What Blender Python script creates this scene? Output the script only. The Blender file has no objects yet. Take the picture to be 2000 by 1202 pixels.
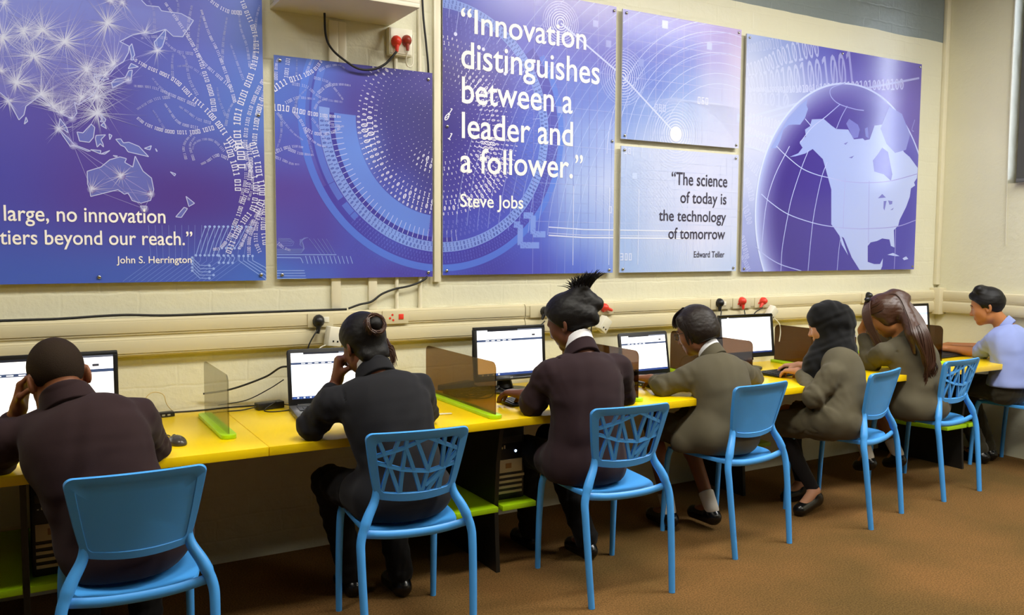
import bpy, bmesh, math, random
import numpy as np
from mathutils import Vector, Matrix
from mathutils.geometry import tessellate_polygon

SC = bpy.context.scene
COL = SC.collection
rnd = random.Random(7)

# ------------------------------------------------------------------ camera
cam_data = bpy.data.cameras.new('camera')
cam_data.sensor_width = 36.0
cam_data.lens = 1667.15 / 2000 * 36.0
cam_data.clip_start = 0.05
cam = bpy.data.objects.new('camera', cam_data)
COL.objects.link(cam)
_yaw, _pit, _rol = 0.525154, 0.072919, 0.00532
_F = Vector((math.sin(_yaw) * math.cos(_pit), math.cos(_yaw) * math.cos(_pit), -math.sin(_pit)))
_R0 = Vector((math.cos(_yaw), -math.sin(_yaw), 0))
_U0 = _R0.cross(_F)
_R = _R0 * math.cos(_rol) + _U0 * math.sin(_rol)
_U = _U0 * math.cos(_rol) - _R0 * math.sin(_rol)
_M = Matrix(((_R.x, _U.x, -_F.x, 0.0), (_R.y, _U.y, -_F.y, -3.98635), (_R.z, _U.z, -_F.z, 1.47), (0, 0, 0, 1)))
cam.matrix_world = _M
SC.camera = cam

# ------------------------------------------------------------------ view, world, lights
SC.view_settings.view_transform = 'Standard'
SC.view_settings.look = 'None'
SC.view_settings.exposure = 0.0
SC.view_settings.gamma = 1.0
SC.view_settings.use_curve_mapping = False
SC.cycles.max_bounces = 6
SC.cycles.transparent_max_bounces = 12
SC.cycles.use_denoising = True
SC.cycles.caustics_reflective = False
SC.cycles.caustics_refractive = False

world = bpy.data.worlds.new('world')
SC.world = world
world.use_nodes = True
wn = world.node_tree.nodes
wl = world.node_tree.links
wn.clear()
w_out = wn.new('ShaderNodeOutputWorld')
w_bg = wn.new('ShaderNodeBackground')
w_tc = wn.new('ShaderNodeTexCoord')
w_sep = wn.new('ShaderNodeSeparateXYZ')
w_ramp = wn.new('ShaderNodeValToRGB')
wl.new(w_tc.outputs['Generated'], w_sep.inputs[0])
wl.new(w_sep.outputs['X'], w_ramp.inputs[0])
# daylight comes from outside the right wall's window; the rest of the hall is dim
w_ramp.color_ramp.elements[0].position = 0.50
w_ramp.color_ramp.elements[0].color = (0.014, 0.013, 0.011, 1)
w_ramp.color_ramp.elements[1].position = 0.70
w_ramp.color_ramp.elements[1].color = (190.0, 205.0, 230.0, 1)
wl.new(w_ramp.outputs[0], w_bg.inputs[0])
w_bg.inputs[1].default_value = 1.0
wl.new(w_bg.outputs[0], w_out.inputs[0])


def area_light(name, loc, sx, sy, power, color, rot=(0, 0, 0)):
    l = bpy.data.lights.new(name, 'AREA')
    l.shape = 'RECTANGLE'
    l.size, l.size_y = sx, sy
    l.energy = power
    l.color = color
    o = bpy.data.objects.new(name, l)
    o.location = loc
    o.rotation_euler = rot
    COL.objects.link(o)
    return o


WARM = (1.0, 0.965, 0.865)
for lx, ly, pw in ((-0.6, -1.7, 42), (1.6, -1.85, 68), (3.8, -2.0, 66), (-0.4, -4.4, 3), (2.0, -4.4, 20), (4.6, -4.4, 50)):
    area_light('ceiling_lamp_light', (lx, ly, 3.50), 1.2, 0.35, pw, WARM)


area_light('right_wall_fill_light', (5.1, -2.2, 3.50), 1.2, 0.35, 74, (0.97, 0.98, 1.0))  # lamp added under the ceiling, tinted like daylight to brighten the right wall


# ------------------------------------------------------------------ helpers
def lin(c):
    c = np.asarray(c, float) / 255.0
    return np.where(c <= 0.04045, c / 12.92, ((c + 0.055) / 1.055) ** 2.4)


def tag(o, label=None, cat=None, group=None, kind=None):
    if label: o['label'] = label
    if cat: o['category'] = cat
    if group: o['group'] = group
    if kind: o['kind'] = kind
    return o


def empty(name, loc=(0, 0, 0), rz=0.0, label=None, cat=None, group=None):
    o = bpy.data.objects.new(name, None)
    o.empty_display_size = 0.05
    o.location = loc
    o.rotation_euler = (0, 0, rz)
    COL.objects.link(o)
    return tag(o, label, cat, group)


MATS = {}


def mat(name, rgb, rough=0.5, spec=0.5, bump=0, bscale=200.0, var=0.0, vscale=3.0, metal=0.0, sheen=0.0, emit=0.0, alpha=1.0, coat=0.0, trans=0.0, attr=False, bdist=0.002, stretch=None):
    if name in MATS:
        return MATS[name]
    m = bpy.data.materials.new(name)
    m.use_nodes = True
    nt = m.node_tree
    b = nt.nodes['Principled BSDF']
    c = tuple(lin(rgb)) + (1.0,)
    b.inputs['Base Color'].default_value = c
    b.inputs['Roughness'].default_value = rough
    b.inputs['Specular IOR Level'].default_value = spec
    b.inputs['Metallic'].default_value = metal
    b.inputs['Sheen Weight'].default_value = sheen
    b.inputs['Coat Weight'].default_value = coat
    b.inputs['Alpha'].default_value = alpha
    b.inputs['Transmission Weight'].default_value = trans
    tc = nt.nodes.new('ShaderNodeTexCoord')
    if attr:
        a = nt.nodes.new('ShaderNodeAttribute')
        a.attribute_name = 'Col'
        nt.links.new(a.outputs['Color'], b.inputs['Base Color'])
        if emit:
            nt.links.new(a.outputs['Color'], b.inputs['Emission Color'])
            b.inputs['Emission Strength'].default_value = emit
    elif emit:
        b.inputs['Emission Color'].default_value = c
        b.inputs['Emission Strength'].default_value = emit
    if var and not attr:
        n = nt.nodes.new('ShaderNodeTexNoise')
        n.inputs['Scale'].default_value = vscale
        n.inputs['Detail'].default_value = 5
        nt.links.new(tc.outputs['Object'], n.inputs['Vector'])
        mx = nt.nodes.new('ShaderNodeMix')
        mx.data_type = 'RGBA'
        mx.inputs['A'].default_value = tuple(min(1, v * (1 + var)) for v in c[:3]) + (1,)
        mx.inputs['B'].default_value = tuple(v * (1 - var) for v in c[:3]) + (1,)
        nt.links.new(n.outputs['Fac'], mx.inputs['Factor'])
        nt.links.new(mx.outputs['Result'], b.inputs['Base Color'])
    if bump:
        n = nt.nodes.new('ShaderNodeTexNoise')
        n.inputs['Scale'].default_value = bscale
        n.inputs['Detail'].default_value = 3
        if stretch:
            mp = nt.nodes.new('ShaderNodeMapping')
            mp.inputs['Scale'].default_value = stretch
            nt.links.new(tc.outputs['Object'], mp.inputs['Vector'])
            nt.links.new(mp.outputs[0], n.inputs['Vector'])
        else:
            nt.links.new(tc.outputs['Object'], n.inputs['Vector'])
        bp = nt.nodes.new('ShaderNodeBump')
        bp.inputs['Strength'].default_value = bump
        bp.inputs['Distance'].default_value = bdist
        nt.links.new(n.outputs['Fac'], bp.inputs['Height'])
        nt.links.new(bp.outputs[0], b.inputs['Normal'])
    MATS[name] = m
    return m


class MB:
    """collects shapes into one mesh"""

    def __init__(self):
        self.v = []
        self.f = []
        self.c = None

    def add(self, verts, faces):
        n = len(self.v)
        self.v += [tuple(map(float, q)) for q in verts]
        self.f += [tuple(i + n for i in f) for f in faces]
        return self

    def box(self, x0, x1, y0, y1, z0, z1, M=None):
        vs = [(x, y, z) for x in (x0, x1) for y in (y0, y1) for z in (z0, z1)]
        if M is not None:
            vs = [M @ Vector(q) for q in vs]
        return self.add(vs, [(0, 1, 3, 2), (4, 6, 7, 5), (0, 4, 5, 1), (2, 3, 7, 6), (0, 2, 6, 4), (1, 5, 7, 3)])

    def prism(self, pts, axis, a, b):
        """extrude a 2D outline; axis 0: pts are (y,z), 1: (x,z), 2: (x,y)"""
        def mk(p, w):
            return (w, p[0], p[1]) if axis == 0 else (p[0], w, p[1]) if axis == 1 else (p[0], p[1], w)
        n = len(pts)
        vs = [mk(q, a) for q in pts] + [mk(q, b) for q in pts]
        fs = [(i, (i + 1) % n, n + (i + 1) % n, n + i) for i in range(n)]
        fs += [tuple(range(n))[::-1], tuple(range(n, 2 * n))]
        return self.add(vs, fs)

    def tube(self, path, rad, seg=8, caps=True, flat=None):
        P = [Vector(q) for q in path]
        n = len(P)
        if not hasattr(rad, '__len__'):
            rad = [rad] * n
        T = [(P[min(i + 1, n - 1)] - P[max(i - 1, 0)]).normalized() for i in range(n)]
        ref = Vector((0, 0, 1)) if abs(T[0].z) < 0.9 else Vector((1, 0, 0))
        u = (ref - T[0] * ref.dot(T[0])).normalized()
        vs, fs = [], []
        for i in range(n):
            u = (u - T[i] * u.dot(T[i]))
            u = u.normalized() if u.length > 1e-6 else T[i].orthogonal().normalized()
            w = T[i].cross(u)
            for k in range(seg):
                a = 2 * math.pi * k / seg
                r = rad[i]
                if hasattr(r, '__len__'):
                    vs.append(P[i] + u * (math.cos(a) * r[0]) + w * (math.sin(a) * r[1]))
                else:
                    vs.append(P[i] + u * (math.cos(a) * r) + w * (math.sin(a) * r))
        for i in range(n - 1):
            for k in range(seg):
                k2 = (k + 1) % seg
                fs.append((i * seg + k, i * seg + k2, (i + 1) * seg + k2, (i + 1) * seg + k))
        if caps:
            fs.append(tuple(range(seg))[::-1])
            fs.append(tuple(range((n - 1) * seg, n * seg)))
        return self.add(vs, fs)

    def ball(self, c, r, nu=16, nv=10, R=None):
        r = (r, r, r) if not hasattr(r, '__len__') else r
        vs = []
        for j in range(nv + 1):
            ph = math.pi * j / nv
            for i in range(nu):
                th = 2 * math.pi * i / nu
                q = Vector((r[0] * math.sin(ph) * math.cos(th), r[1] * math.sin(ph) * math.sin(th), r[2] * math.cos(ph)))
                if R is not None: q = R @ q
                vs.append(Vector(c) + q)
        fs = []
        for j in range(nv):
            for i in range(nu):
                fs.append((j * nu + i, (j + 1) * nu + i, (j + 1) * nu + (i + 1) % nu, j * nu + (i + 1) % nu))
        return self.add(vs, fs)

    def build(self, name, m, parent=None, bevel=0.0, smooth=False, off=None, segs=2, M=None):
        me = bpy.data.meshes.new(name)
        vs = self.v
        if M is not None:
            vs = [M @ Vector(q) for q in vs]
        if off is not None:
            vs = [(q[0] - off[0], q[1] - off[1], q[2] - off[2]) for q in vs]
        me.from_pydata([tuple(q) for q in vs], [], self.f)
        bm = bmesh.new()
        bm.from_mesh(me)
        bmesh.ops.remove_doubles(bm, verts=bm.verts, dist=1e-6)
        bmesh.ops.recalc_face_normals(bm, faces=bm.faces)
        if bevel:
            ed = [e for e in bm.edges if len(e.link_faces) == 2 and e.calc_face_angle(0) > 0.6]
            bmesh.ops.bevel(bm, geom=ed, offset=bevel, segments=segs, profile=0.5, affect='EDGES', clamp_overlap=True)
        if smooth or bevel:
            for f in bm.faces: f.smooth = True
            for e in bm.edges:
                if len(e.link_faces) == 2 and e.calc_face_angle(0) > (0.9 if smooth else 0.7): e.smooth = False
        bm.to_mesh(me)
        bm.free()
        me.materials.append(m)
        o = bpy.data.objects.new(name, me)
        COL.objects.link(o)
        if parent is not None:
            o.parent = parent
        return o


def spline(pts, n=8):
    """catmull-rom through the points"""
    P = [np.array(q, float) for q in pts]
    P = [2 * P[0] - P[1]] + P + [2 * P[-1] - P[-2]]
    out = []
    for i in range(1, len(P) - 2):
        for k in range(n):
            t = k / n
            a, b, c, d = P[i - 1:i + 3]
            out.append(0.5 * ((2 * b) + (c - a) * t + (2 * a - 5 * b + 4 * c - d) * t * t + (3 * b - a - 3 * c + d) * t ** 3))
    out.append(P[-2])
    return out


def lerp(a, b, t):
    return a + (b - a) * t


def cable(name, pts, r, m, label=None, cat=None, group=None, parent=None, n=8, off=None):
    mb = MB().tube(spline(pts, n), r, 8)
    o = mb.build(name, m, parent, smooth=True, off=off)
    return tag(o, label, cat, group)


# plane coordinates (mm along the wall, mm above the floor) of the printed artwork
D = {}
D['asia'] = (
    [(-51, 2452), (-24, 2446), (483, 2505), (488, 2486), (506, 2469), (554, 2470), (564, 2455), (644, 2454), (693, 2432), (647, 2357), (608, 2355), (579,
    2380), (524, 2355), (495, 2355), (447, 2339), (399, 2307), (434, 2292), (431, 2266), (410, 2225), (379, 2202), (357, 2169), (298, 2152), (311, 2112),
    (296, 2080), (263, 2055), (237, 2033), (223, 2043), (231, 2000), (213, 1974), (172, 1992), (143, 2017), (118, 2042), (99, 2056), (50, 2012), (42,
    1977), (24, 1956), (1, 2008), (-8, 2031), (-37, 2057), (-64, 2065)])
D['isl'] = (
    [[(445, 2304), (455, 2258), (447, 2246), (453, 2238), (439, 2236), (442, 2251), (435, 2289)], [(440, 2222), (468, 2211), (428, 2199)], [(444, 2195),
    (437, 2152), (421, 2148), (366, 2114), (363, 2136), (380, 2152), (416, 2161), (430, 2191)], [(579, 2380), (578, 2352), (566, 2310), (550, 2286), (536,
    2298), (532, 2320)], [(49, 1969), (54, 1953), (42, 1941)], [(282, 1959), (295, 1947), (289, 1905), (273, 1884), (237, 1887), (229, 1923), (251,
    1921)], [(299, 1914), (335, 1919), (317, 1898), (324, 1882), (326, 1868), (314, 1881), (302, 1866), (296, 1900)], [(348, 1923), (359, 1918), (350,
    1900)], [(373, 1903), (392, 1906), (402, 1890), (423, 1894), (462, 1879), (499, 1838), (419, 1854), (407, 1873), (391, 1880)], [(277, 1854), (315,
    1853), (313, 1839)], [(315, 1839), (349, 1855), (330, 1839)], [(156, 1937), (196, 1898), (218, 1870), (203, 1863), (167, 1921)], [(197, 1918), (192,
    1939), (169, 1973), (163, 1940)], [(215, 1867), (225, 1868), (277, 1849), (265, 1847)], [(319, 2001), (337, 1983), (334, 1972), (316, 1971), (324,
    1985)], [(331, 1969), (339, 1944), (318, 1957)], [(483, 1872), (511, 1885), (505, 1867)], [(527, 1874), (534, 1863), (531, 1862)], [(298, 2163), (336,
    2159), (354, 2149), (333, 2142), (303, 2150)], [(262, 1765), (314, 1785), (348, 1817), (387, 1831), (412, 1825), (405, 1809), (436, 1791), (446,
    1837), (475, 1776), (508, 1748), (516, 1699), (502, 1653), (464, 1640), (430, 1650), (415, 1681), (400, 1676), (376, 1694), (272, 1662), (270, 1690),
    (262, 1712)], [(461, 1628), (488, 1627), (477, 1603)], [(584, 1778), (606, 1770), (601, 1761)], [(646, 1675), (681, 1646), (657, 1631)], [(602, 1585),
    (637, 1627), (651, 1622), (625, 1583)], [(361, 1835), (378, 1834), (372, 1830)]])
D['nodes'] = (
    [(-21, 2272), (52, 2307), (119, 2318), (195, 2282), (355, 2376), (85, 2213), (274, 2180), (374, 2210), (342, 2165), (20, 2100), (104, 2062), (310,
    2117), (250, 2062), (306, 2072), (307, 2006), (143, 2017), (172, 1995), (213, 1976), (163, 1932), (215, 1867), (495, 2355), (544, 2288), (427, 2151),
    (-10, 2028), (-30, 2142), (-12, 2406), (368, 2469), (414, 2467), (390, 1752), (276, 1692), (504, 1680), (477, 1616)])
D['s1'] = (
    [(30, 30, 0.95, [(823, 1915), (837, 1874), (855, 1817), (866, 1759), (868, 1706)]), (30, 14, 0.95, [(865, 1895), (817, 1955), (785, 2002), (728,
    2064), (680, 2104), (619, 2164), (558, 2194), (507, 2212), (458, 2237)]), (36, 36, 0.95, [(877, 1919), (882, 1877), (886, 1813)]), (36, 20, 0.95,
    [(874, 1907), (868, 1975), (874, 2054), (905, 2151), (936, 2233), (958, 2333), (950, 2422), (920, 2496), (898, 2548)]), (24, 10, 0.9, [(771, 2057),
    (762, 2122), (739, 2197), (711, 2282), (679, 2344), (634, 2414), (579, 2491)]), (20, 20, 0.95, [(844, 1546), (863, 1589), (886, 1654), (908, 1713),
    (922, 1783), (926, 1842), (914, 1921)]), (26, 26, 0.95, [(822, 1434), (854, 1509), (895, 1579), (933, 1634), (947, 1720), (940, 1773)]), (30, 30,
    0.95, [(948, 1618), (971, 1667), (974, 1726), (962, 1790), (952, 1865), (935, 1922)]), (24, 24, 0.95, [(984, 1472), (977, 1537), (980, 1592), (992,
    1657)]), (12, 20, 0.9, [(758, 1445), (786, 1450), (810, 1477), (831, 1509), (847, 1536)]), (14, 14, 0.85, [(869, 1450), (893, 1499), (926, 1558),
    (948, 1602), (970, 1629)]), (16, 16, 0.85, [(911, 1423), (914, 1493), (937, 1553), (959, 1607)]), (18, 18, 0.9, [(959, 1434), (943, 1477), (944,
    1537), (953, 1580), (973, 1624)]), (12, 12, 0.8, [(880, 1461), (905, 1531), (932, 1580)]), (13, 13, 0.8, [(902, 1825), (903, 1777), (895, 1729), (875,
    1653)]), (11, 11, 0.8, [(917, 1826), (933, 1784), (929, 1719), (912, 1665)]), (18, 18, 0.9, [(926, 1801), (905, 1875), (906, 1966), (924, 2058), (954,
    2140), (990, 2212)]), (22, 26, 0.95, [(944, 1923), (947, 1969), (960, 2050), (982, 2131)]), (22, 12.100000000000001, 0.9, [(763, 1978), (688, 1955),
    (603, 1949), (546, 1956), (492, 1974), (458, 1999)]), (16, 8.8, 0.7, [(690, 2072), (607, 2102), (526, 2129), (449, 2130)]), (18, 9.9, 0.8, [(843,
    2163), (800, 2199), (736, 2252), (707, 2299)]), (16, 8.8, 0.85, [(860, 2102), (847, 2153), (822, 2228), (791, 2313), (756, 2386), (726, 2480)]), (12,
    6.6000000000000005, 0.6, [(810, 2271), (816, 2360), (833, 2462)]), (12, 6.6000000000000005, 0.6, [(899, 2202), (872, 2278), (846, 2353)]), (14,
    7.700000000000001, 0.6, [(701, 2117), (671, 2180), (656, 2265), (632, 2284)]), (20, 11.0, 0.9, [(893, 2492), (838, 2491), (784, 2514), (742, 2543),
    (689, 2550)]), (12, 6.6000000000000005, 0.55, [(586, 2106), (550, 2135), (520, 2171)]), (14, 7.700000000000001, 0.7, [(699, 1974), (625, 1990), (585,
    2041), (569, 2066)]), (12, 6.6000000000000005, 0.7, [(649, 1838), (640, 1882), (651, 1915), (677, 1946)]), (12, 6.6000000000000005, 0.7, [(681, 1835),
    (667, 1894), (687, 1933)]), (16, 8.8, 0.75, [(826, 1848), (783, 1861), (739, 1832), (712, 1817)]), (12, 6.6000000000000005, 0.6, [(809, 1881), (773,
    1919), (730, 1927), (687, 1907), (677, 1873)]), (12, 6.6000000000000005, 0.5, [(819, 2038), (794, 2103), (786, 2158)]), (12, 6.6000000000000005, 0.6,
    [(820, 1994), (835, 2062), (864, 2109)]), (14, 7.700000000000001, 0.6, [(753, 2000), (699, 2013), (658, 2041), (627, 2060)]), (10, 5.5, 0.45, [(562,
    1964), (533, 2016), (519, 2036)]), (14, 7.700000000000001, 0.75, [(945, 2264), (951, 2354), (960, 2468), (977, 2537)]), (12, 6.6000000000000005, 0.7,
    [(929, 2262), (917, 2350), (892, 2425), (884, 2502)]), (14, 7.700000000000001, 0.65, [(671, 2353), (672, 2419), (688, 2496)]), (12,
    6.6000000000000005, 0.55, [(626, 2423), (632, 2488), (626, 2509)]), (12, 6.6000000000000005, 0.5, [(535, 2369), (533, 2453), (514, 2493)]), (14,
    7.700000000000001, 0.7, [(953, 2038), (977, 2108), (991, 2178)]), (10, 5.5, 0.5, [(706, 2314), (713, 2391), (725, 2458)]), (12, 6.6000000000000005,
    0.5, [(735, 2197), (672, 2234), (620, 2229)]), (14, 7.700000000000001, 0.6, [(581, 2342), (531, 2343), (480, 2330)]), (14, 7.700000000000001, 0.6,
    [(684, 2290), (621, 2294), (571, 2330)]), (12, 6.6000000000000005, 0.55, [(602, 2184), (602, 2248), (607, 2281)]), (14, 7.700000000000001, 0.6, [(586,
    2096), (524, 2079), (453, 2030)])])
D['s2'] = (
    [(34, 14, 0.95, [(1038, 2177), (1094, 2214), (1159, 2241), (1220, 2276), (1256, 2321)]), (34, 10, 0.95, [(1037, 2091), (1092, 2090), (1163, 2081),
    (1248, 2073), (1347, 2072)]), (20, 20, 0.8, [(1091, 2234), (1101, 2315)]), (18, 8, 0.8, [(1044, 2218), (1048, 2287), (1060, 2316)]), (16, 8, 0.6,
    [(1123, 2205), (1188, 2197), (1230, 2166), (1276, 2147), (1360, 2142)]), (16, 8, 0.7, [(1243, 2176), (1286, 2212), (1348, 2224), (1398, 2223)]), (16,
    8, 0.7, [(1089, 2116), (1140, 2143), (1188, 2145), (1224, 2145)]), (16, 8, 0.75, [(1127, 2075), (1162, 2032), (1186, 1975), (1234, 1937), (1274,
    1927)]), (18, 10, 0.8, [(1180, 2004), (1222, 1986), (1284, 1990), (1346, 2019)]), (12, 6, 0.6, [(1051, 2064), (1085, 2020), (1126, 1977), (1164,
    1953)]), (12, 6, 0.6, [(1211, 2053), (1241, 2014), (1265, 1968), (1283, 1952)]), (16, 8, 0.7, [(1266, 2075), (1290, 2041), (1321, 2032), (1365,
    2029)]), (18, 8, 0.8, [(1037, 1890), (1078, 1909), (1125, 1921), (1167, 1918)]), (12, 6, 0.6, [(1065, 2059), (1067, 2001), (1061, 1955), (1042,
    1896)]), (14, 6, 0.7, [(1189, 2267), (1202, 2303), (1214, 2328)]), (14, 6, 0.6, [(1250, 2279), (1287, 2301), (1343, 2313), (1374, 2298)]), (12, 6,
    0.5, [(1133, 2088), (1140, 2135), (1182, 2185)]), (10, 6, 0.5, [(1138, 2239), (1141, 2285), (1142, 2320)]), (12, 6, 0.6, [(1224, 2101), (1242, 2132),
    (1285, 2153)]), (16, 8, 0.7, [(1101, 1905), (1149, 1890), (1215, 1885)]), (10, 5, 0.5, [(1191, 1952), (1203, 1917), (1212, 1888)]), (14, 8, 0.6,
    [(1225, 2242), (1286, 2230), (1323, 2198), (1360, 2154)]), (14, 8, 0.7, [(1036, 1867), (1073, 1854), (1111, 1840), (1149, 1839)]), (16, 10, 0.7,
    [(1046, 1472), (1067, 1454), (1099, 1441)])])
D['circ'] = (
    [(1, [(682, 1418), (700, 1476), (724, 1544)]), (1, [(700, 1418), (718, 1476), (743, 1545)]), (1, [(719, 1418), (736, 1476), (763, 1545)]), (1, [(737,
    1418), (755, 1476), (782, 1545)]), (1, [(755, 1418), (773, 1476), (802, 1546)]), (1, [(773, 1418), (791, 1477), (821, 1546)]), (1, [(793, 1450), (810,
    1477), (841, 1546)]), (1, [(811, 1450), (829, 1477), (861, 1546)]), (1, [(830, 1450), (847, 1477), (881, 1547)]), (1, [(848, 1450), (866, 1477), (901,
    1547)]), (1, [(867, 1450), (885, 1477), (921, 1547)]), (1, [(666, 1408), (698, 1374), (738, 1373)]), (1, [(666, 1394), (698, 1359), (756, 1359)]), (1,
    [(666, 1380), (697, 1345), (738, 1345)]), (1, [(665, 1365), (697, 1331), (755, 1330)]), (1, [(665, 1351), (697, 1317), (737, 1316)]), (1, [(779,
    1385), (789, 1407), (780, 1417)]), (1, [(799, 1385), (808, 1407), (800, 1417)]), (1, [(819, 1384), (828, 1407), (819, 1417)]), (1, [(838, 1384), (848,
    1407), (839, 1417)]), (1, [(867, 1415), (866, 1394), (989, 1306)]), (1, [(887, 1415), (886, 1394), (990, 1323)]), (1, [(907, 1415), (906, 1394), (990,
    1341)]), (1, [(927, 1415), (927, 1394), (990, 1358)]), (0, [(385, 1308), (498, 1394), (491, 1547)]), (0, [(409, 1308), (523, 1394), (518, 1548)]), (0,
    [(433, 1307), (547, 1394), (545, 1548)]), (0, [(457, 1307), (572, 1394), (572, 1549)]), (0, [(482, 1306), (597, 1394), (599, 1549)]), (0, [(506,
    1306), (623, 1394), (626, 1550)]), (0, [(531, 1306), (648, 1394), (654, 1550)]), (0, [(556, 1305), (674, 1393), (681, 1551)]), (0, [(581, 1305), (700,
    1393), (709, 1551)]), (0, [(606, 1304), (726, 1393), (737, 1551)]), (0, [(631, 1304), (752, 1393), (766, 1552)]), (0, [(657, 1304), (778, 1393), (794,
    1552)]), (0, [(683, 1303), (804, 1393), (823, 1553)]), (0, [(709, 1303), (831, 1393), (852, 1553)]), (0, [(735, 1302), (858, 1393), (881, 1554)]), (0,
    [(761, 1302), (885, 1392), (911, 1554)]), (1, [(1036, 1347), (1165, 1346)]), (1, [(1036, 1335), (1168, 1334)]), (1, [(1036, 1323), (1171, 1321)]), (1,
    [(1036, 1311), (1174, 1309)]), (1, [(1182, 1378), (1171, 1415)]), (1, [(1201, 1378), (1190, 1415)]), (1, [(1221, 1378), (1210, 1415)]), (1, [(1240,
    1378), (1229, 1415)]), (1, [(1260, 1378), (1249, 1415)]), (1, [(1280, 1378), (1269, 1415)]), (1, [(1300, 1378), (1288, 1415)]), (1, [(1320, 1378),
    (1308, 1415)]), (1, [(1340, 1377), (1328, 1415)]), (1, [(1360, 1377), (1348, 1414)]), (1, [(1380, 1377), (1369, 1414)]), (1, [(1401, 1377), (1389,
    1414)]), (0, [(1037, 1429), (1151, 1429), (1166, 1451), (1143, 1468), (1166, 1501)]), (0, [(1038, 1433), (1155, 1433), (1164, 1459), (1144, 1473),
    (1171, 1501)]), (0, [(1038, 1438), (1159, 1438), (1162, 1467), (1144, 1479), (1176, 1501)]), (0, [(1038, 1442), (1163, 1442), (1159, 1474), (1144,
    1484), (1180, 1501)]), (0, [(1038, 1446), (1167, 1447), (1157, 1482), (1144, 1490), (1185, 1501)]), (0, [(1038, 1462), (1110, 1462), (1118, 1479),
    (1099, 1495), (1044, 1495)]), (0, [(1038, 1470), (1104, 1471), (1112, 1479), (1095, 1491), (1044, 1490)]), (0, [(1038, 1479), (1099, 1480), (1105,
    1479), (1090, 1486), (1044, 1486)]), (0, [(1189, 1496), (1246, 1423)]), (0, [(1210, 1496), (1263, 1423)]), (0, [(1230, 1496), (1280, 1423)]), (0,
    [(1251, 1496), (1298, 1423)]), (0, [(1272, 1496), (1315, 1423)]), (1, [(1037, 1407), (1148, 1406), (1159, 1381)]), (1, [(1037, 1421), (1321, 1420)])])
D['t1'] = (
    [('large, no innovation', -40, 560, 1557, 65), ('tiers beyond our reach.”', -57, 669, 1463, 62), ('John S. Herrington', 363, 663, 1385, 31)])
D['t3'] = (
    [('“Innovation', 1983, 2755, 2549, 126), ('distinguishes', 1985, 2849, 2370, 140), ('between a', 1989, 2669, 2195, 139), ('leader and', 1989, 2673,
    2018, 138), ('a follower.', 1981, 2675, 1843, 133), ('”', 2690, 2741, 1848, 129), ('Steve Jobs', 1980, 2357, 1666, 70)])
D['t4'] = (
    [('“The science', 3383, 3831, 1836, 79), ('of today is', 3454, 3827, 1730, 72), ('the technology', 3291, 3827, 1620, 69), ('of tomorrow', 3366, 3822,
    1514, 70), ('Edward Teller', 3570, 3821, 1402, 39)])
D['namer'] = (
    [(4467, 2160), (4521, 2195), (4510, 2239), (4556, 2264), (4572, 2310), (4686, 2322), (4765, 2283), (4814, 2264), (4933, 2269), (4996, 2207), (5087,
    2220), (5108, 2208), (5160, 2218), (5206, 2316), (5290, 2329), (5377, 2308), (5468, 2224), (5539, 2152), (5606, 2121), (5702, 2048), (5699, 1975),
    (5636, 1910), (5624, 1836), (5587, 1762), (5519, 1667), (5505, 1625), (5458, 1593), (5473, 1468), (5432, 1479), (5413, 1525), (5333, 1532), (5279,
    1514), (5209, 1503), (5179, 1478), (5185, 1366), (5256, 1350), (5319, 1350), (5349, 1391), (5344, 1334), (5322, 1298), (5112, 1300), (5015, 1397),
    (4926, 1531), (4903, 1541), (4977, 1412), (4906, 1486), (4881, 1546), (4812, 1609), (4794, 1623), (4783, 1857), (4722, 1990), (4690, 2056), (4589,
    2117), (4521, 2084), (4427, 2060), (4373, 2053), (4453, 2081), (4492, 2120), (4464, 2147)])
D['seas'] = (
    [[(5201, 2074), (5252, 2122), (5297, 2170), (5361, 2143), (5418, 1988), (5405, 1942), (5323, 1984), (5220, 1999)], [(4911, 2307), (4939, 2342), (5031,
    2309), (5053, 2278), (5036, 2223), (4986, 2213)], [(5270, 1814), (5315, 1846), (5356, 1822), (5317, 1818)], [(5334, 1796), (5365, 1799), (5346, 1730),
    (5334, 1745)], [(5381, 1802), (5430, 1799), (5428, 1778), (5399, 1772)], [(5409, 1734), (5448, 1753), (5436, 1737)], [(4950, 2080), (5002, 2097),
    (4980, 2077)], [(4893, 2171), (4937, 2187), (4913, 2165)], [(5104, 2288), (5134, 2300), (5149, 2224), (5117, 2235)]])
D['asiar'] = (
    [(4200, 2099), (4352, 2303), (4457, 2393), (4525, 2437), (4517, 2398), (4532, 2374), (4507, 2315), (4463, 2267), (4390, 2262), (4354, 2256), (4310,
    2225), (4286, 2160), (4253, 2102)])
D['cuba'] = (
    [[(5396, 1416), (5459, 1429), (5534, 1406), (5485, 1406)], [(5568, 1390), (5609, 1404), (5635, 1385), (5586, 1376)]])
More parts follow.
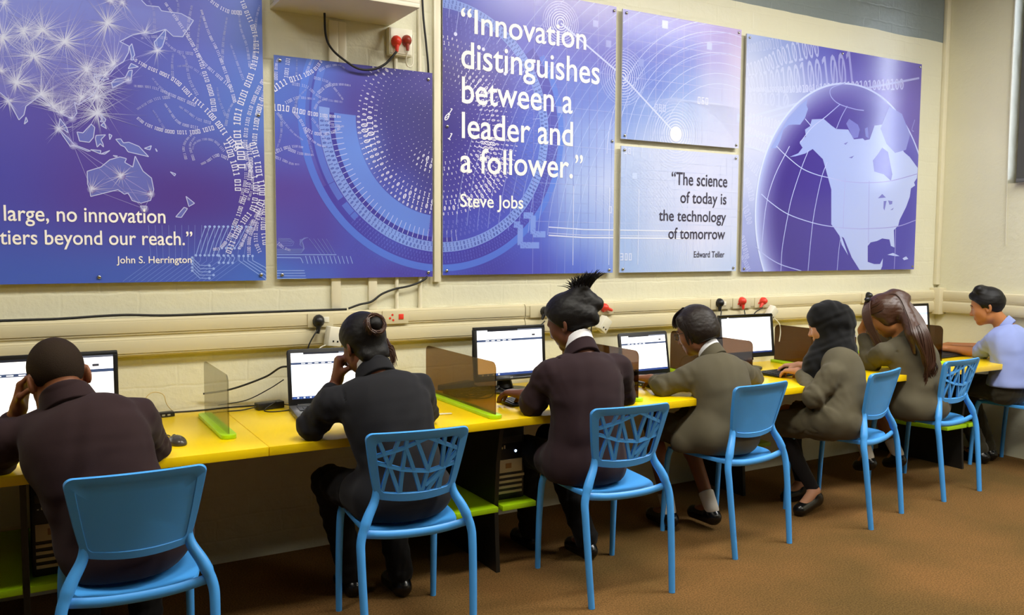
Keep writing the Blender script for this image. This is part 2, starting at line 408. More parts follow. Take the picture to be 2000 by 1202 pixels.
D['glines'] = (
    [[(4251, 2115), (4333, 2064), (4484, 1988), (4625, 1952), (4768, 1934), (4944, 1917), (5163, 1919), (5405, 1942), (5713, 2007)], [(4127, 1805), (4213,
    1753), (4375, 1682), (4611, 1630), (4812, 1607), (5020, 1597), (5180, 1599), (5489, 1619), (5709, 1670)], [(4088, 1468), (4187, 1408), (4321, 1353),
    (4514, 1310)], [(4370, 2122), (4245, 1930), (4174, 1742), (4145, 1501), (4141, 1427)], [(4548, 2105), (4485, 1983), (4410, 1806), (4375, 1682), (4330,
    1465), (4323, 1309)], [(4734, 2039), (4682, 1930), (4622, 1697), (4596, 1504), (4579, 1306)], [(4896, 1546), (4879, 1447), (4868, 1303)], [(5477,
    1604), (5481, 1468), (5478, 1312)], [(4920, 1941), (4914, 1764), (4915, 1596)], [(5170, 1932), (5180, 1599), (5186, 1498)], [(4887, 2574), (4781,
    2544), (4739, 2514), (4756, 2470), (4835, 2432), (4986, 2412), (5087, 2410)], [(4468, 2153), (4575, 2256), (4704, 2337), (4845, 2433)], [(4814, 2267),
    (4859, 2349), (4915, 2426)], [(4507, 2309), (4565, 2268)], [(5647, 2390), (5618, 2318), (5641, 2306)]])
D['bin5'] = (
    [('1100100100101000', 0.6, [(3976, 2569), (4120, 2611), (4300, 2695), (4497, 2759), (4616, 2795)], 75, 150), ('10101001001001001', 0.45, [(3980,
    2473), (4089, 2502), (4342, 2545), (4597, 2599), (4982, 2681)], 90, 260), ('1000000001100101010101001010000101001010010100', 0.7, [(3989, 2450),
    (4238, 2473), (4417, 2493), (4695, 2529), (5088, 2580), (5510, 2631)], 22, 80), ('0101010', 0.35, [(3983, 2395), (4179, 2406), (4357, 2409)], 60,
    100), ('10010100101', 0.35, [(3980, 2701), (4123, 2736), (4279, 2779)], 50, 80), ('0101001000', 0.5, [(3995, 2275), (4115, 2266), (4309, 2246)], 70,
    60), ('001000111', 0.75, [(3985, 2213), (4101, 2173), (4216, 2143)], 32, 60), ('0100101', 0.4, [(3983, 2153), (4078, 2116), (4183, 2079)], 70, 60),
    ('10010101', 0.5, [(3973, 2035), (4038, 1984), (4103, 1942)], 50, 70), ('0010110', 0.45, [(3990, 1900), (4030, 1829), (4046, 1757)], 40, 50),
    ('10100', 0.4, [(3984, 1728), (4017, 1665), (4032, 1610)], 60, 50), ('01010100', 0.5, [(3965, 1536), (3993, 1464), (4021, 1390)], 50, 40),
    ('00101101', 0.5, [(3970, 1409), (4009, 1363), (4036, 1316)], 30, 35)])

# ------------------------------------------------------------------ the setting
def wall_material(name, rgb, brick=True, upper=None):
    m = bpy.data.materials.new(name)
    m.use_nodes = True
    nt = m.node_tree
    N, L = nt.nodes, nt.links
    b = N['Principled BSDF']
    b.inputs['Roughness'].default_value = 0.34
    b.inputs['Specular IOR Level'].default_value = 0.45
    tc = N.new('ShaderNodeTexCoord')
    no = N.new('ShaderNodeTexNoise')
    no.inputs['Scale'].default_value = 1.6
    no.inputs['Detail'].default_value = 6
    L.new(tc.outputs['Object'], no.inputs['Vector'])
    mx = N.new('ShaderNodeMix')
    mx.data_type = 'RGBA'
    c = lin(rgb)
    mx.inputs['A'].default_value = (*np.minimum(c * 1.07, 1), 1)
    mx.inputs['B'].default_value = (*(c * 0.90), 1)
    L.new(no.outputs['Fac'], mx.inputs['Factor'])
    col = mx.outputs['Result']
    if upper:
        # the wall's upper part carries a band of grey paint (z > 2.98 m, up to the corner strip)
        sp = N.new('ShaderNodeSeparateXYZ')
        L.new(tc.outputs['Object'], sp.inputs[0])
        wob = N.new('ShaderNodeTexNoise')
        wob.inputs['Scale'].default_value = 3.0
        L.new(tc.outputs['Object'], wob.inputs['Vector'])
        ad = N.new('ShaderNodeMath')
        ad.operation = 'MULTIPLY_ADD'
        ad.inputs[1].default_value = 0.02
        L.new(wob.outputs['Fac'], ad.inputs[0])
        L.new(sp.outputs['Z'], ad.inputs[2])
        gt = N.new('ShaderNodeMath')
        gt.operation = 'GREATER_THAN'
        gt.inputs[1].default_value = 2.992
        L.new(ad.outputs[0], gt.inputs[0])
        lt = N.new('ShaderNodeMath')
        lt.operation = 'LESS_THAN'
        lt.inputs[1].default_value = 6.018
        L.new(sp.outputs['X'], lt.inputs[0])
        ml = N.new('ShaderNodeMath')
        ml.operation = 'MULTIPLY'
        L.new(gt.outputs[0], ml.inputs[0])
        L.new(lt.outputs[0], ml.inputs[1])
        m2 = N.new('ShaderNodeMix')
        m2.data_type = 'RGBA'
        L.new(col, m2.inputs['A'])
        m2.inputs['B'].default_value = (*lin(upper), 1)
        L.new(ml.outputs[0], m2.inputs['Factor'])
        col = m2.outputs['Result']
    L.new(col, b.inputs['Base Color'])
    fine = N.new('ShaderNodeTexNoise')
    fine.inputs['Scale'].default_value = 16
    fine.inputs['Detail'].default_value = 8
    fine.inputs['Roughness'].default_value = 0.6
    L.new(tc.outputs['Object'], fine.inputs['Vector'])
    bp = N.new('ShaderNodeBump')
    bp.inputs['Strength'].default_value = 0.35
    bp.inputs['Distance'].default_value = 0.012
    h = fine.outputs['Fac']
    if brick:
        mp = N.new('ShaderNodeMapping')
        mp.inputs['Rotation'].default_value = (math.radians(90), 0, 0)
        L.new(tc.outputs['Object'], mp.inputs['Vector'])
        dn = N.new('ShaderNodeTexNoise')
        dn.inputs['Scale'].default_value = 9
        L.new(tc.outputs['Object'], dn.inputs['Vector'])
        dm = N.new('ShaderNodeMix')
        dm.data_type = 'RGBA'
        dm.blend_type = 'LINEAR_LIGHT'
        dm.inputs['Factor'].default_value = 0.012
        L.new(mp.outputs[0], dm.inputs['A'])
        L.new(dn.outputs['Color'], dm.inputs['B'])
        br = N.new('ShaderNodeTexBrick')
        br.inputs['Scale'].default_value = 1.0
        br.inputs['Brick Width'].default_value = 0.30
        br.inputs['Row Height'].default_value = 0.105
        br.inputs['Mortar Size'].default_value = 0.009
        br.inputs['Mortar Smooth'].default_value = 1.0
        br.inputs['Color1'].default_value = (1, 1, 1, 1)
        br.inputs['Color2'].default_value = (.9, .9, .9, 1)
        br.inputs['Mortar'].default_value = (0.72, 0.72, 0.72, 1)
        L.new(dm.outputs['Result'], br.inputs['Vector'])
        ms = N.new('ShaderNodeMath')
        ms.operation = 'MULTIPLY_ADD'
        ms.inputs[1].default_value = 0.8
        L.new(br.outputs['Color'], ms.inputs[0])
        L.new(fine.outputs['Fac'], ms.inputs[2])
        h = ms.outputs[0]
    L.new(h, bp.inputs['Height'])
    L.new(bp.outputs[0], b.inputs['Normal'])
    return m


def carpet_material():
    m = bpy.data.materials.new('brown_carpet')
    m.use_nodes = True
    nt = m.node_tree
    N, L = nt.nodes, nt.links
    b = N['Principled BSDF']
    b.inputs['Roughness'].default_value = 0.95
    b.inputs['Specular IOR Level'].default_value = 0.1
    tc = N.new('ShaderNodeTexCoord')
    a = N.new('ShaderNodeTexNoise')
    a.inputs['Scale'].default_value = 1.4
    a.inputs['Detail'].default_value = 4
    f = N.new('ShaderNodeTexNoise')
    f.inputs['Scale'].default_value = 140
    f.inputs['Detail'].default_value = 4
    L.new(tc.outputs['Object'], a.inputs['Vector'])
    L.new(tc.outputs['Object'], f.inputs['Vector'])
    r1 = N.new('ShaderNodeValToRGB')
    r1.color_ramp.elements[0].position = 0.35
    r1.color_ramp.elements[0].color = (*lin((100, 78, 44)), 1)
    r1.color_ramp.elements[1].position = 0.65
    r1.color_ramp.elements[1].color = (*lin((124, 90, 52)), 1)
    L.new(a.outputs['Fac'], r1.inputs[0])
    r2 = N.new('ShaderNodeValToRGB')
    r2.color_ramp.elements[0].position = 0.3
    r2.color_ramp.elements[0].color = (0.55, 0.55, 0.52, 1)
    r2.color_ramp.elements[1].position = 0.7
    r2.color_ramp.elements[1].color = (1.3, 1.3, 1.25, 1)
    L.new(f.outputs['Fac'], r2.inputs[0])
    mx = N.new('ShaderNodeMix')
    mx.data_type = 'RGBA'
    mx.blend_type = 'MULTIPLY'
    mx.inputs['Factor'].default_value = 1.0
    L.new(r1.outputs[0], mx.inputs['A'])
    L.new(r2.outputs[0], mx.inputs['B'])
    L.new(mx.outputs['Result'], b.inputs['Base Color'])
    bp = N.new('ShaderNodeBump')
    bp.inputs['Strength'].default_value = 0.6
    bp.inputs['Distance'].default_value = 0.004
    L.new(f.outputs['Fac'], bp.inputs['Height'])
    L.new(bp.outputs[0], b.inputs['Normal'])
    return m


M_WALL = wall_material('cream_painted_brick', (222, 219, 194), True, (128, 138, 138))
M_PLAIN = wall_material('cream_painted_plaster', (218, 214, 186), False)
M_CARPET = carpet_material()
M_CEIL = mat('ceiling_white', (225, 222, 210), 0.8)

tag(MB().box(-3.0, 6.03, 0, 0.2, 0, 3.62).build('wall_back', M_WALL), kind='structure')
tag(MB().box(-3.0, 6.25, -7.5, 0.2, -0.1, 0).build('floor', M_CARPET), kind='structure')
tag(MB().box(-3.0, 6.25, -7.5, 0.2, 3.62, 3.72).build('ceiling', M_CEIL), kind='structure')
# right wall with the opening of its window
WY0, WY1, WZ0, WZ1 = -2.10, -0.50, 1.92, 3.40
mb = MB()
mb.box(6.03, 6.25, WY1, 0.2, 0, 3.62)
mb.box(6.03, 6.25, -7.5, WY0, 0, 3.62)
mb.box(6.03, 6.25, WY0, WY1, 0, WZ0)
mb.box(6.03, 6.25, WY0, WY1, WZ1, 3.62)
tag(mb.build('wall_right', M_PLAIN), kind='structure')
M_FAR = mat('far_wall_paint', (120, 114, 100), 0.7)
tag(MB().box(-3.2, -3.0, -7.5, 0.2, 0, 3.62).build('wall_left', M_FAR), kind='structure')
tag(MB().box(-3.2, 6.25, -7.7, -7.5, 0, 3.62).build('wall_front', M_FAR), kind='structure')
# painted strips in the corner
M_TRIM = mat('cream_gloss_paint', (222, 215, 186), 0.3, 0.5)
tag(MB().box(5.985, 6.03, -0.03, 0, 1.19, 3.62).build('trim_1', M_TRIM, bevel=0.004), kind='structure')
# window: frame, pane, dark roller blind with a slit of daylight beside it
M_FRAME = mat('window_frame_paint', (225, 222, 210), 0.35)
M_BLIND = mat('dark_blind_cloth', (78, 78, 76), 0.8, 0.2, bump=0.3, bscale=400)
win = empty('window_1', (6.03, WY1, WZ0))
tag(win, kind='structure')
mb = MB()
mb.box(0.13, 0.18, -0.045, 0, 0, WZ1 - WZ0)
mb.box(0.13, 0.18, -1.60, -1.555, 0, WZ1 - WZ0)
mb.box(0.13, 0.18, -1.555, -0.045, 0, 0.045)
mb.box(0.13, 0.18, -1.555, -0.045, WZ1 - WZ0 - 0.045, WZ1 - WZ0)
mb.build('window_frame', M_FRAME, win, bevel=0.004)
M_GLASS = mat('window_glass', (240, 245, 248), 0.02, 0.5, trans=1.0)
MB().box(0.15, 0.155, -1.555, -0.045, 0.045, WZ1 - WZ0 - 0.045).build('pane', M_GLASS, win)
bl = empty('roller_blind', (5.99, WY1 - 0.085, WZ0), 0, 'dark grey roller blind pulled down over the right wall window', 'blind')
MB().box(0, 0.004, -1.50, 0, 0.02, WZ1 - WZ0).build('blind_cloth', M_BLIND, bl)
MB().box(-0.006, 0.010, -1.50, 0, 0.0, 0.025).build('bottom_bar', mat('blind_bar', (96, 96, 94), 0.5), bl, bevel=0.003)
MB().tube([(0.012, -1.5, WZ1 - WZ0 + 0.01), (0.012, 0.0, WZ1 - WZ0 + 0.01)], 0.026, 14).build('roller_tube', M_FRAME, bl, smooth=True)
tag(MB().tube(spline([(6.022, -0.50, 3.45), (6.02, -0.50, 2.6), (6.021, -0.505, 2.0), (6.022, -0.515, 1.49)], 6), 0.0025, 6).build('blind_cord', mat('cord_cream', (205, 200, 180), 0.6)),
    'thin pale blind cord hanging down the right wall', 'cord')

# ------------------------------------------------------------------ printed wall panels
PY = -0.031                     # front face of the panels
MM = 0.001
M_PRINT = mat('printed_panel', (255, 255, 255), 0.24, 0.5, attr=True)
M_INK = mat('printed_ink', (255, 255, 255), 0.24, 0.5, attr=True)
M_PIN = mat('chrome_pin', (190, 190, 190), 0.2, 0.5, metal=1.0)
GLYPH = {}


def _glyphs():
    z = []
    n = 12
    for i in range(n):
        a0, a1 = 2 * math.pi * i / n, 2 * math.pi * (i + 1) / n
        z.append([(math.cos(a) * rx, 0.5 + math.sin(a) * ry) for a, rx, ry in ((a0, .26, .5), (a1, .26, .5), (a1, .14, .36), (a0, .14, .36))])
    GLYPH['o'] = [np.array(q) for q in z]
    GLYPH['0'] = [np.array(q) for q in z] + [np.array([(-.13, .26), (-.06, .2), (.13, .74), (.06, .8)])]
    GLYPH['1'] = [np.array(q) for q in ([(-.06, 0), (.08, 0), (.08, 1), (-.06, 1)], [(-.22, .78), (-.06, .86), (-.06, 1), (-.22, .9)], [(-.22, 0), (.24, 0), (.24, .12), (-.22, .12)])]
    b = []
    for q in ([(-.26, 0), (-.12, 0), (-.12, 1), (-.26, 1)], [(.12, 0), (.26, 0), (.26, 1), (.12, 1)], [(-.12, 0), (.12, 0), (.12, .14), (-.12, .14)], [(-.12, .86), (.12, .86), (.12, 1), (-.12, 1)]): b.append(np.array(q))
    GLYPH['O'] = b                                      # the square zero of the tree's digits
    GLYPH['I'] = [np.array(q) for q in ([(-.07, 0), (.07, 0), (.07, 1), (-.07, 1)], [(-.22, .76), (-.07, .82), (-.07, 1), (-.22, .92)], [(-.2, 0), (.2, 0), (.2, .12), (-.2, .12)])]


_glyphs()


def clip_poly(P, r):
    """convex polygon against the rectangle r = (x0, x1, z0, z1)"""
    mn, mx = P.min(0), P.max(0)
    if mn[0] >= r[0] and mx[0] <= r[1] and mn[1] >= r[2] and mx[1] <= r[3]: return P
    if mx[0] <= r[0] or mn[0] >= r[1] or mx[1] <= r[2] or mn[1] >= r[3]: return None
    for ax, lim, sg in ((0, r[0], 1), (0, r[1], -1), (1, r[2], 1), (1, r[3], -1)):
        out = []
        n = len(P)
        for i in range(n):
            a, b = P[i], P[(i + 1) % n]
            da, db = (a[ax] - lim) * sg, (b[ax] - lim) * sg
            if da >= 0: out.append(a)
            if (da > 0 > db) or (da < 0 < db): out.append(a + (b - a) * (da / (da - db)))
        if len(out) < 3: return None
        P = np.array(out)
    return P


def bilinear(ctrl, u, v):
    c = np.array(ctrl, float)
    R, C = c.shape[:2]
    x = np.clip(u, 0, 1) * (C - 1)
    y = np.clip(v, 0, 1) * (R - 1)
    x = np.where(True, x, x)
    i, j = np.minimum(x.astype(int), C - 2), np.minimum(y.astype(int), R - 2)
    fx, fy = (x - i)[..., None], (y - j)[..., None]
    fx, fy = fx * fx * (3 - 2 * fx), fy * fy * (3 - 2 * fy)
    return (c[j, i] * (1 - fx) + c[j, i + 1] * fx) * (1 - fy) + (c[j + 1, i] * (1 - fx) + c[j + 1, i + 1] * fx) * fy


class Panel:
    def __init__(self, x0, x1, z0, z1, ctrl, label, extra=None):
        self.r = (x0, x1, z0, z1)
        self.ctrl, self.extra = ctrl, extra
        self.V, self.Fa, self.C = [], [], []
        self.n = 0
        self.root = empty('wall_panel', (x0, PY, z0), 0, label, 'wall panel', 'printed blue panels on the back wall')
        self.grid()

    def bg(self, P):
        P = np.atleast_2d(P)
        x0, x1, z0, z1 = self.r
        c = bilinear(self.ctrl, (P[:, 0] - x0) / (x1 - x0), (z1 - P[:, 1]) / (z1 - z0))
        return self.extra(P, c) if self.extra else c

    def grid(self):
        x0, x1, z0, z1 = self.r
        nx, nz = int((x1 - x0) / 0.02) + 1, int((z1 - z0) / 0.02) + 1
        gx, gz = np.linspace(0, x1 - x0, nx), np.linspace(0, z1 - z0, nz)
        XX, ZZ = np.meshgrid(gx, gz, indexing='ij')
        vs = np.stack([XX.ravel(), np.zeros(XX.size), ZZ.ravel()], 1)
        col = self.bg(np.stack([XX.ravel() + x0, ZZ.ravel() + z0], 1))
        fs = [(i * nz + j, (i + 1) * nz + j, (i + 1) * nz + j + 1, i * nz + j + 1) for i in range(nx - 1) for j in range(nz - 1)]
        n = len(vs)
        w, h, T = x1 - x0, z1 - z0, 0.010
        ex = [(0, 0, 0), (w, 0, 0), (w, 0, h), (0, 0, h), (0, T, 0), (w, T, 0), (w, T, h), (0, T, h)]
        fs += [tuple(n + k for k in q) for q in ((0, 4, 5, 1), (1, 5, 6, 2), (2, 6, 7, 3), (3, 7, 4, 0), (4, 7, 6, 5))]
        vs = np.concatenate([vs, np.array(ex)])
        col = np.concatenate([col, np.full((8, 3), 205.0)])
        self._mesh('panel_board', vs, fs, col, M_PRINT)

    def _mesh(self, name, vs, fs, col, m):
        me = bpy.data.meshes.new(name)
        me.from_pydata([tuple(q) for q in vs], [], fs)
        at = me.color_attributes.new('Col', 'FLOAT_COLOR', 'POINT')
        c = np.concatenate([lin(np.clip(np.asarray(col) * (0.97, 0.97, 1.04), 0, 255)), np.ones((len(col), 1))], 1).astype(np.float32)
        at.data.foreach_set('color', c.ravel())
        me.materials.append(m)
        o = bpy.data.objects.new(name, me)
        COL.objects.link(o)
        o.parent = self.root
        return o

    def poly(self, P, rgb=(255, 255, 255), al=1.0, lay=1, flat=None):
        P = clip_poly(np.asarray(P, float), self.r)
        if P is None: return
        k = len(P)
        y = -0.0004 - 0.00022 * lay - 0.00018 * rnd.random()
        c = np.repeat(flat, k, 0) if flat is not None else self.bg(P)
        a = al if np.ndim(al) == 0 else np.asarray(al)[:k, None] if len(al) == k else float(np.mean(al))
        c = c * (1 - a) + np.asarray(rgb, float) * a
        x0, _, z0, _ = self.r
        self.V += [(q[0] - x0, y, q[1] - z0) for q in P]
        self.C += [tuple(q) for q in c]
        self.Fa.append(tuple(range(self.n, self.n + k)))
        self.n += k

    def line(self, pts, w, rgb=(255, 255, 255), al=1.0, lay=2, w1=None):
        pts = [np.asarray(q, float) for q in pts]
        m = len(pts) - 1
        for i in range(m):
            a, b = pts[i], pts[i + 1]
            d = b - a
            L = np.hypot(*d)
            if L < 1e-6: continue
            n = np.array([-d[1], d[0]]) / L
            wa = w if w1 is None else lerp(w, w1, i / m)
            wb = w if w1 is None else lerp(w, w1, (i + 1) / m)
            self.poly([a - n * wa / 2, b - n * wb / 2, b + n * wb / 2, a + n * wa / 2], rgb, al, lay)

    def tri(self, pts, rgb, al, lay=1, fn=None):
        pts = [np.asarray(q, float) for q in pts]
        for t in tessellate_polygon([[Vector((q[0], q[1], 0)) for q in pts]]):
            P = np.array([pts[i] for i in t])
            self.poly(P, fn(P) if fn else rgb, al, lay)

    def glyph(self, ch, x, z, h, ang=0.0, rgb=(255, 255, 255), al=1.0, lay=3, sx=1.0):
        ca, sa = math.cos(ang) * h, math.sin(ang) * h
        if not (self.r[0] - h < x < self.r[1] + h and self.r[2] - h < z < self.r[3] + h): return
        cc = self.bg([(x, z)])
        for g in GLYPH[ch]:
            gx = g[:, 0] * sx
            self.poly(np.stack([x + gx * ca - (g[:, 1] - .5) * sa, z + gx * sa + (g[:, 1] - .5) * ca], 1), rgb, al, lay, flat=cc)

    def band(self, c, r0, r1, a0, a1, rgb, al, lay=1, n=None):
        n = n or max(8, int(abs(a1 - a0) / 2.5))
        for i in range(n):
            t0, t1 = math.radians(lerp(a0, a1, i / n)), math.radians(lerp(a0, a1, (i + 1) / n))
            self.poly([(c[0] + r * math.cos(t), c[1] + r * math.sin(t)) for r, t in ((r0, t0), (r1, t0), (r1, t1), (r0, t1))], rgb, al, lay)

    def stream(self, h0, h1, al, pts, rgb=(240, 242, 255)):
        P = np.array(spline([np.array(q) * MM for q in pts], 6))
        d = np.r_[0, np.cumsum(np.hypot(*np.diff(P, axis=0).T))]
        s, k = 0.0, 0
        while s < d[-1]:
            t = s / d[-1]
            h = lerp(h0, h1, t) * MM * 0.92
            x, z = np.interp(s, d, P[:, 0]), np.interp(s, d, P[:, 1])
            x2, z2 = np.interp(min(s + .01, d[-1]), d, P[:, 0]), np.interp(min(s + .01, d[-1]), d, P[:, 1])
            if s + .01 > d[-1]: x2, z2 = 2 * x - np.interp(s - .01, d, P[:, 0]), 2 * z - np.interp(s - .01, d, P[:, 1])
            if k % 5 != 4:
                self.glyph('O' if rnd.random() < .5 else 'I', x, z, h, math.atan2(z2 - z, x2 - x), rgb, al, 3)
                s += h * 0.66
            else:
                s += h * 0.45
            k += 1

    def finish(self):
        if self.V:
            self._mesh('printed_artwork', np.array(self.V), self.Fa, np.array(self.C), M_INK)

    def text(self, items, m):
        vs, fs = [], []
        for s, x0, x1, zb, ha in items:
            cu = bpy.data.curves.new('lettering', 'FONT')
            cu.body = s
            cu.size = 1.0
            cu.resolution_u = 4
            cu.offset = 0.009
            ob = bpy.data.objects.new('lettering', cu)
            COL.objects.link(ob)
            me = bpy.data.meshes.new_from_object(ob.evaluated_get(bpy.context.evaluated_depsgraph_get()))
            V = np.array([q.co[:2] for q in me.vertices])
            F = [tuple(p.vertices) for p in me.polygons]
            bpy.data.objects.remove(ob)
            bpy.data.curves.remove(cu)
            bpy.data.meshes.remove(me)
            kx = (x1 - x0) * MM / (V[:, 0].max() - V[:, 0].min())
            kz = ha * MM / 0.73
            X = (V[:, 0] - V[:, 0].min()) * kx + x0 * MM - self.r[0]
            Zc = V[:, 1] * kz + zb * MM - self.r[2]
            n = len(vs)
            ok = set(np.nonzero(X >= -0.6)[0])
            vs += [(a, -0.0019, b) for a, b in zip(X, Zc)]
            fs += [tuple(i + n for i in f) for f in F]
        mb = MB()
        mb.v, mb.f = vs, fs
        me = bpy.data.meshes.new('lettering')
        me.from_pydata(vs, [], fs)
        me.materials.append(m)
        o = bpy.data.objects.new('lettering', me)
        COL.objects.link(o)
        o.parent = self.root

    def pins(self, pts):
        x0, _, z0, _ = self.r
        for px, pz in pts:
            mb = MB()
            mb.tube([(px - x0, 0.031, pz - z0), (px - x0, -0.005, pz - z0)], 0.004, 10)
            mb.tube([(px - x0, 0.0, pz - z0), (px - x0, -0.006, pz - z0), (px - x0, -0.009, pz - z0)], [0.008, 0.008, 0.005], 12)
            mb.build('mounting_pin', M_PIN, self.root, smooth=True)


WHITE = (246, 246, 252)
M_LET_W = mat('white_lettering', (250, 248, 246), 0.4)
M_LET_D = mat('dark_lettering', (52, 48, 72), 0.4)
RC = (1.878, 2.069)             # centre of the ring design printed across two panels


def inside(pt, poly):
    x, z = pt
    c = False
    n = len(poly)
    for i in range(n):
        a, b = poly[i], poly[i - 1]
        if (a[1] > z) != (b[1] > z) and x < (b[0] - a[0]) * (z - a[1]) / (b[1] - a[1]) + a[0]: c = not c
    return c


# --- panel with the network map and the digit tree
p1 = Panel(-0.75, 0.987, 1.303, 2.80, [
    [(140, 150, 220), (150, 160, 226), (140, 148, 218), (104, 92, 168), (84, 90, 182), (70, 92, 186)],
    [(126, 134, 212), (130, 142, 216), (122, 132, 208), (106, 104, 186), (98, 104, 190), (90, 118, 200)],
    [(96, 94, 182), (98, 98, 186), (98, 92, 178), (98, 86, 168), (96, 112, 194), (94, 128, 204)],
    [(88, 92, 184), (88, 92, 184), (86, 84, 176), (92, 74, 158), (88, 66, 146), (84, 70, 152)],
    [(82, 104, 194), (82, 104, 194), (78, 104, 194), (78, 104, 192), (80, 104, 194), (78, 114, 200)]],
    'large blue printed panel with network map and digit tree, leftmost on the wall')
asia = [np.array(q) * MM for q in D['asia']]
p1.tri(asia, (176, 190, 246), 0.34, 0)
for q in D['isl']:
    p1.tri([np.array(a) * MM for a in q], (130, 160, 226), 0.5, 0)
land = [asia] + [[np.array(a) * MM for a in q] for q in D['isl']]
nodes = [np.array(q) * MM for q in D['nodes']]
for i, nd in enumerate(nodes):
    big = i < 17
    R = 0.10 if big else 0.05
    if i >= len(nodes) - 4: R = 0.07
    for k in range(10):                                     # the printed star's bright heart
        a0, a1 = 2 * math.pi * k / 10, 2 * math.pi * (k + 1) / 10
        P = [nd, nd + 0.018 * np.array([math.cos(a0), math.sin(a0)]), nd + 0.018 * np.array([math.cos(a1), math.sin(a1)])]
        p1.poly(P, (235, 240, 255), [0.75, 0.12, 0.12], 1)
    home = next((q for q in land if inside(nd, q)), None)
    for k in range(95 if big else 34):
        a = rnd.random() * 2 * math.pi
        L = R * (0.4 + 1.5 * rnd.random() ** 2)
        e = nd + L * np.array([math.cos(a), math.sin(a)])
        tr = 0
        while tr < 4 and home is not None and not inside(e, home):
            e = nd + (e - nd) * 0.6
            tr += 1
        p1.line([nd, e], 0.0022, (236, 242, 255), [0.95, 0.16, 0.16, 0.95], 1 + rnd.randint(0, 2), 0.0007)
    ds = sorted(range(len(nodes)), key=lambda j: np.hypot(*(nodes[j] - nd)))
    for j in ds[1:5]:
        if np.hypot(*(nodes[j] - nd)) < 0.55:
            p1.line([nd, nodes[j]], 0.0018, (228, 234, 255), 0.5, 1)
for q in land:
    p1.line(list(q) + [q[0]], 0.0035, (225, 236, 255), 0.8, 3)
for q in D['s1']: p1.stream(*q)
p1c = [c for c in D['circ']]
for w, q in p1c: p1.line([np.array(a) * MM for a in q], 0.0035 if w else 0.002, (170, 200, 246), 0.75 if w else 0.45, 2)
for w, q in p1c:
    if w:
        for e in (q[0], q[-1]):
            c = np.array(e) * MM
            p1.poly([c + 0.006 * np.array([math.cos(t), math.sin(t)]) for t in np.arange(0, 6.2, 1.05)], (180, 208, 248), 0.85, 3)
p1.finish()
p1.text(D['t1'], M_LET_W)
p1.pins([(0.295, 1.328), (0.964, 1.329), (-0.40, 1.328), (0.964, 2.05)])


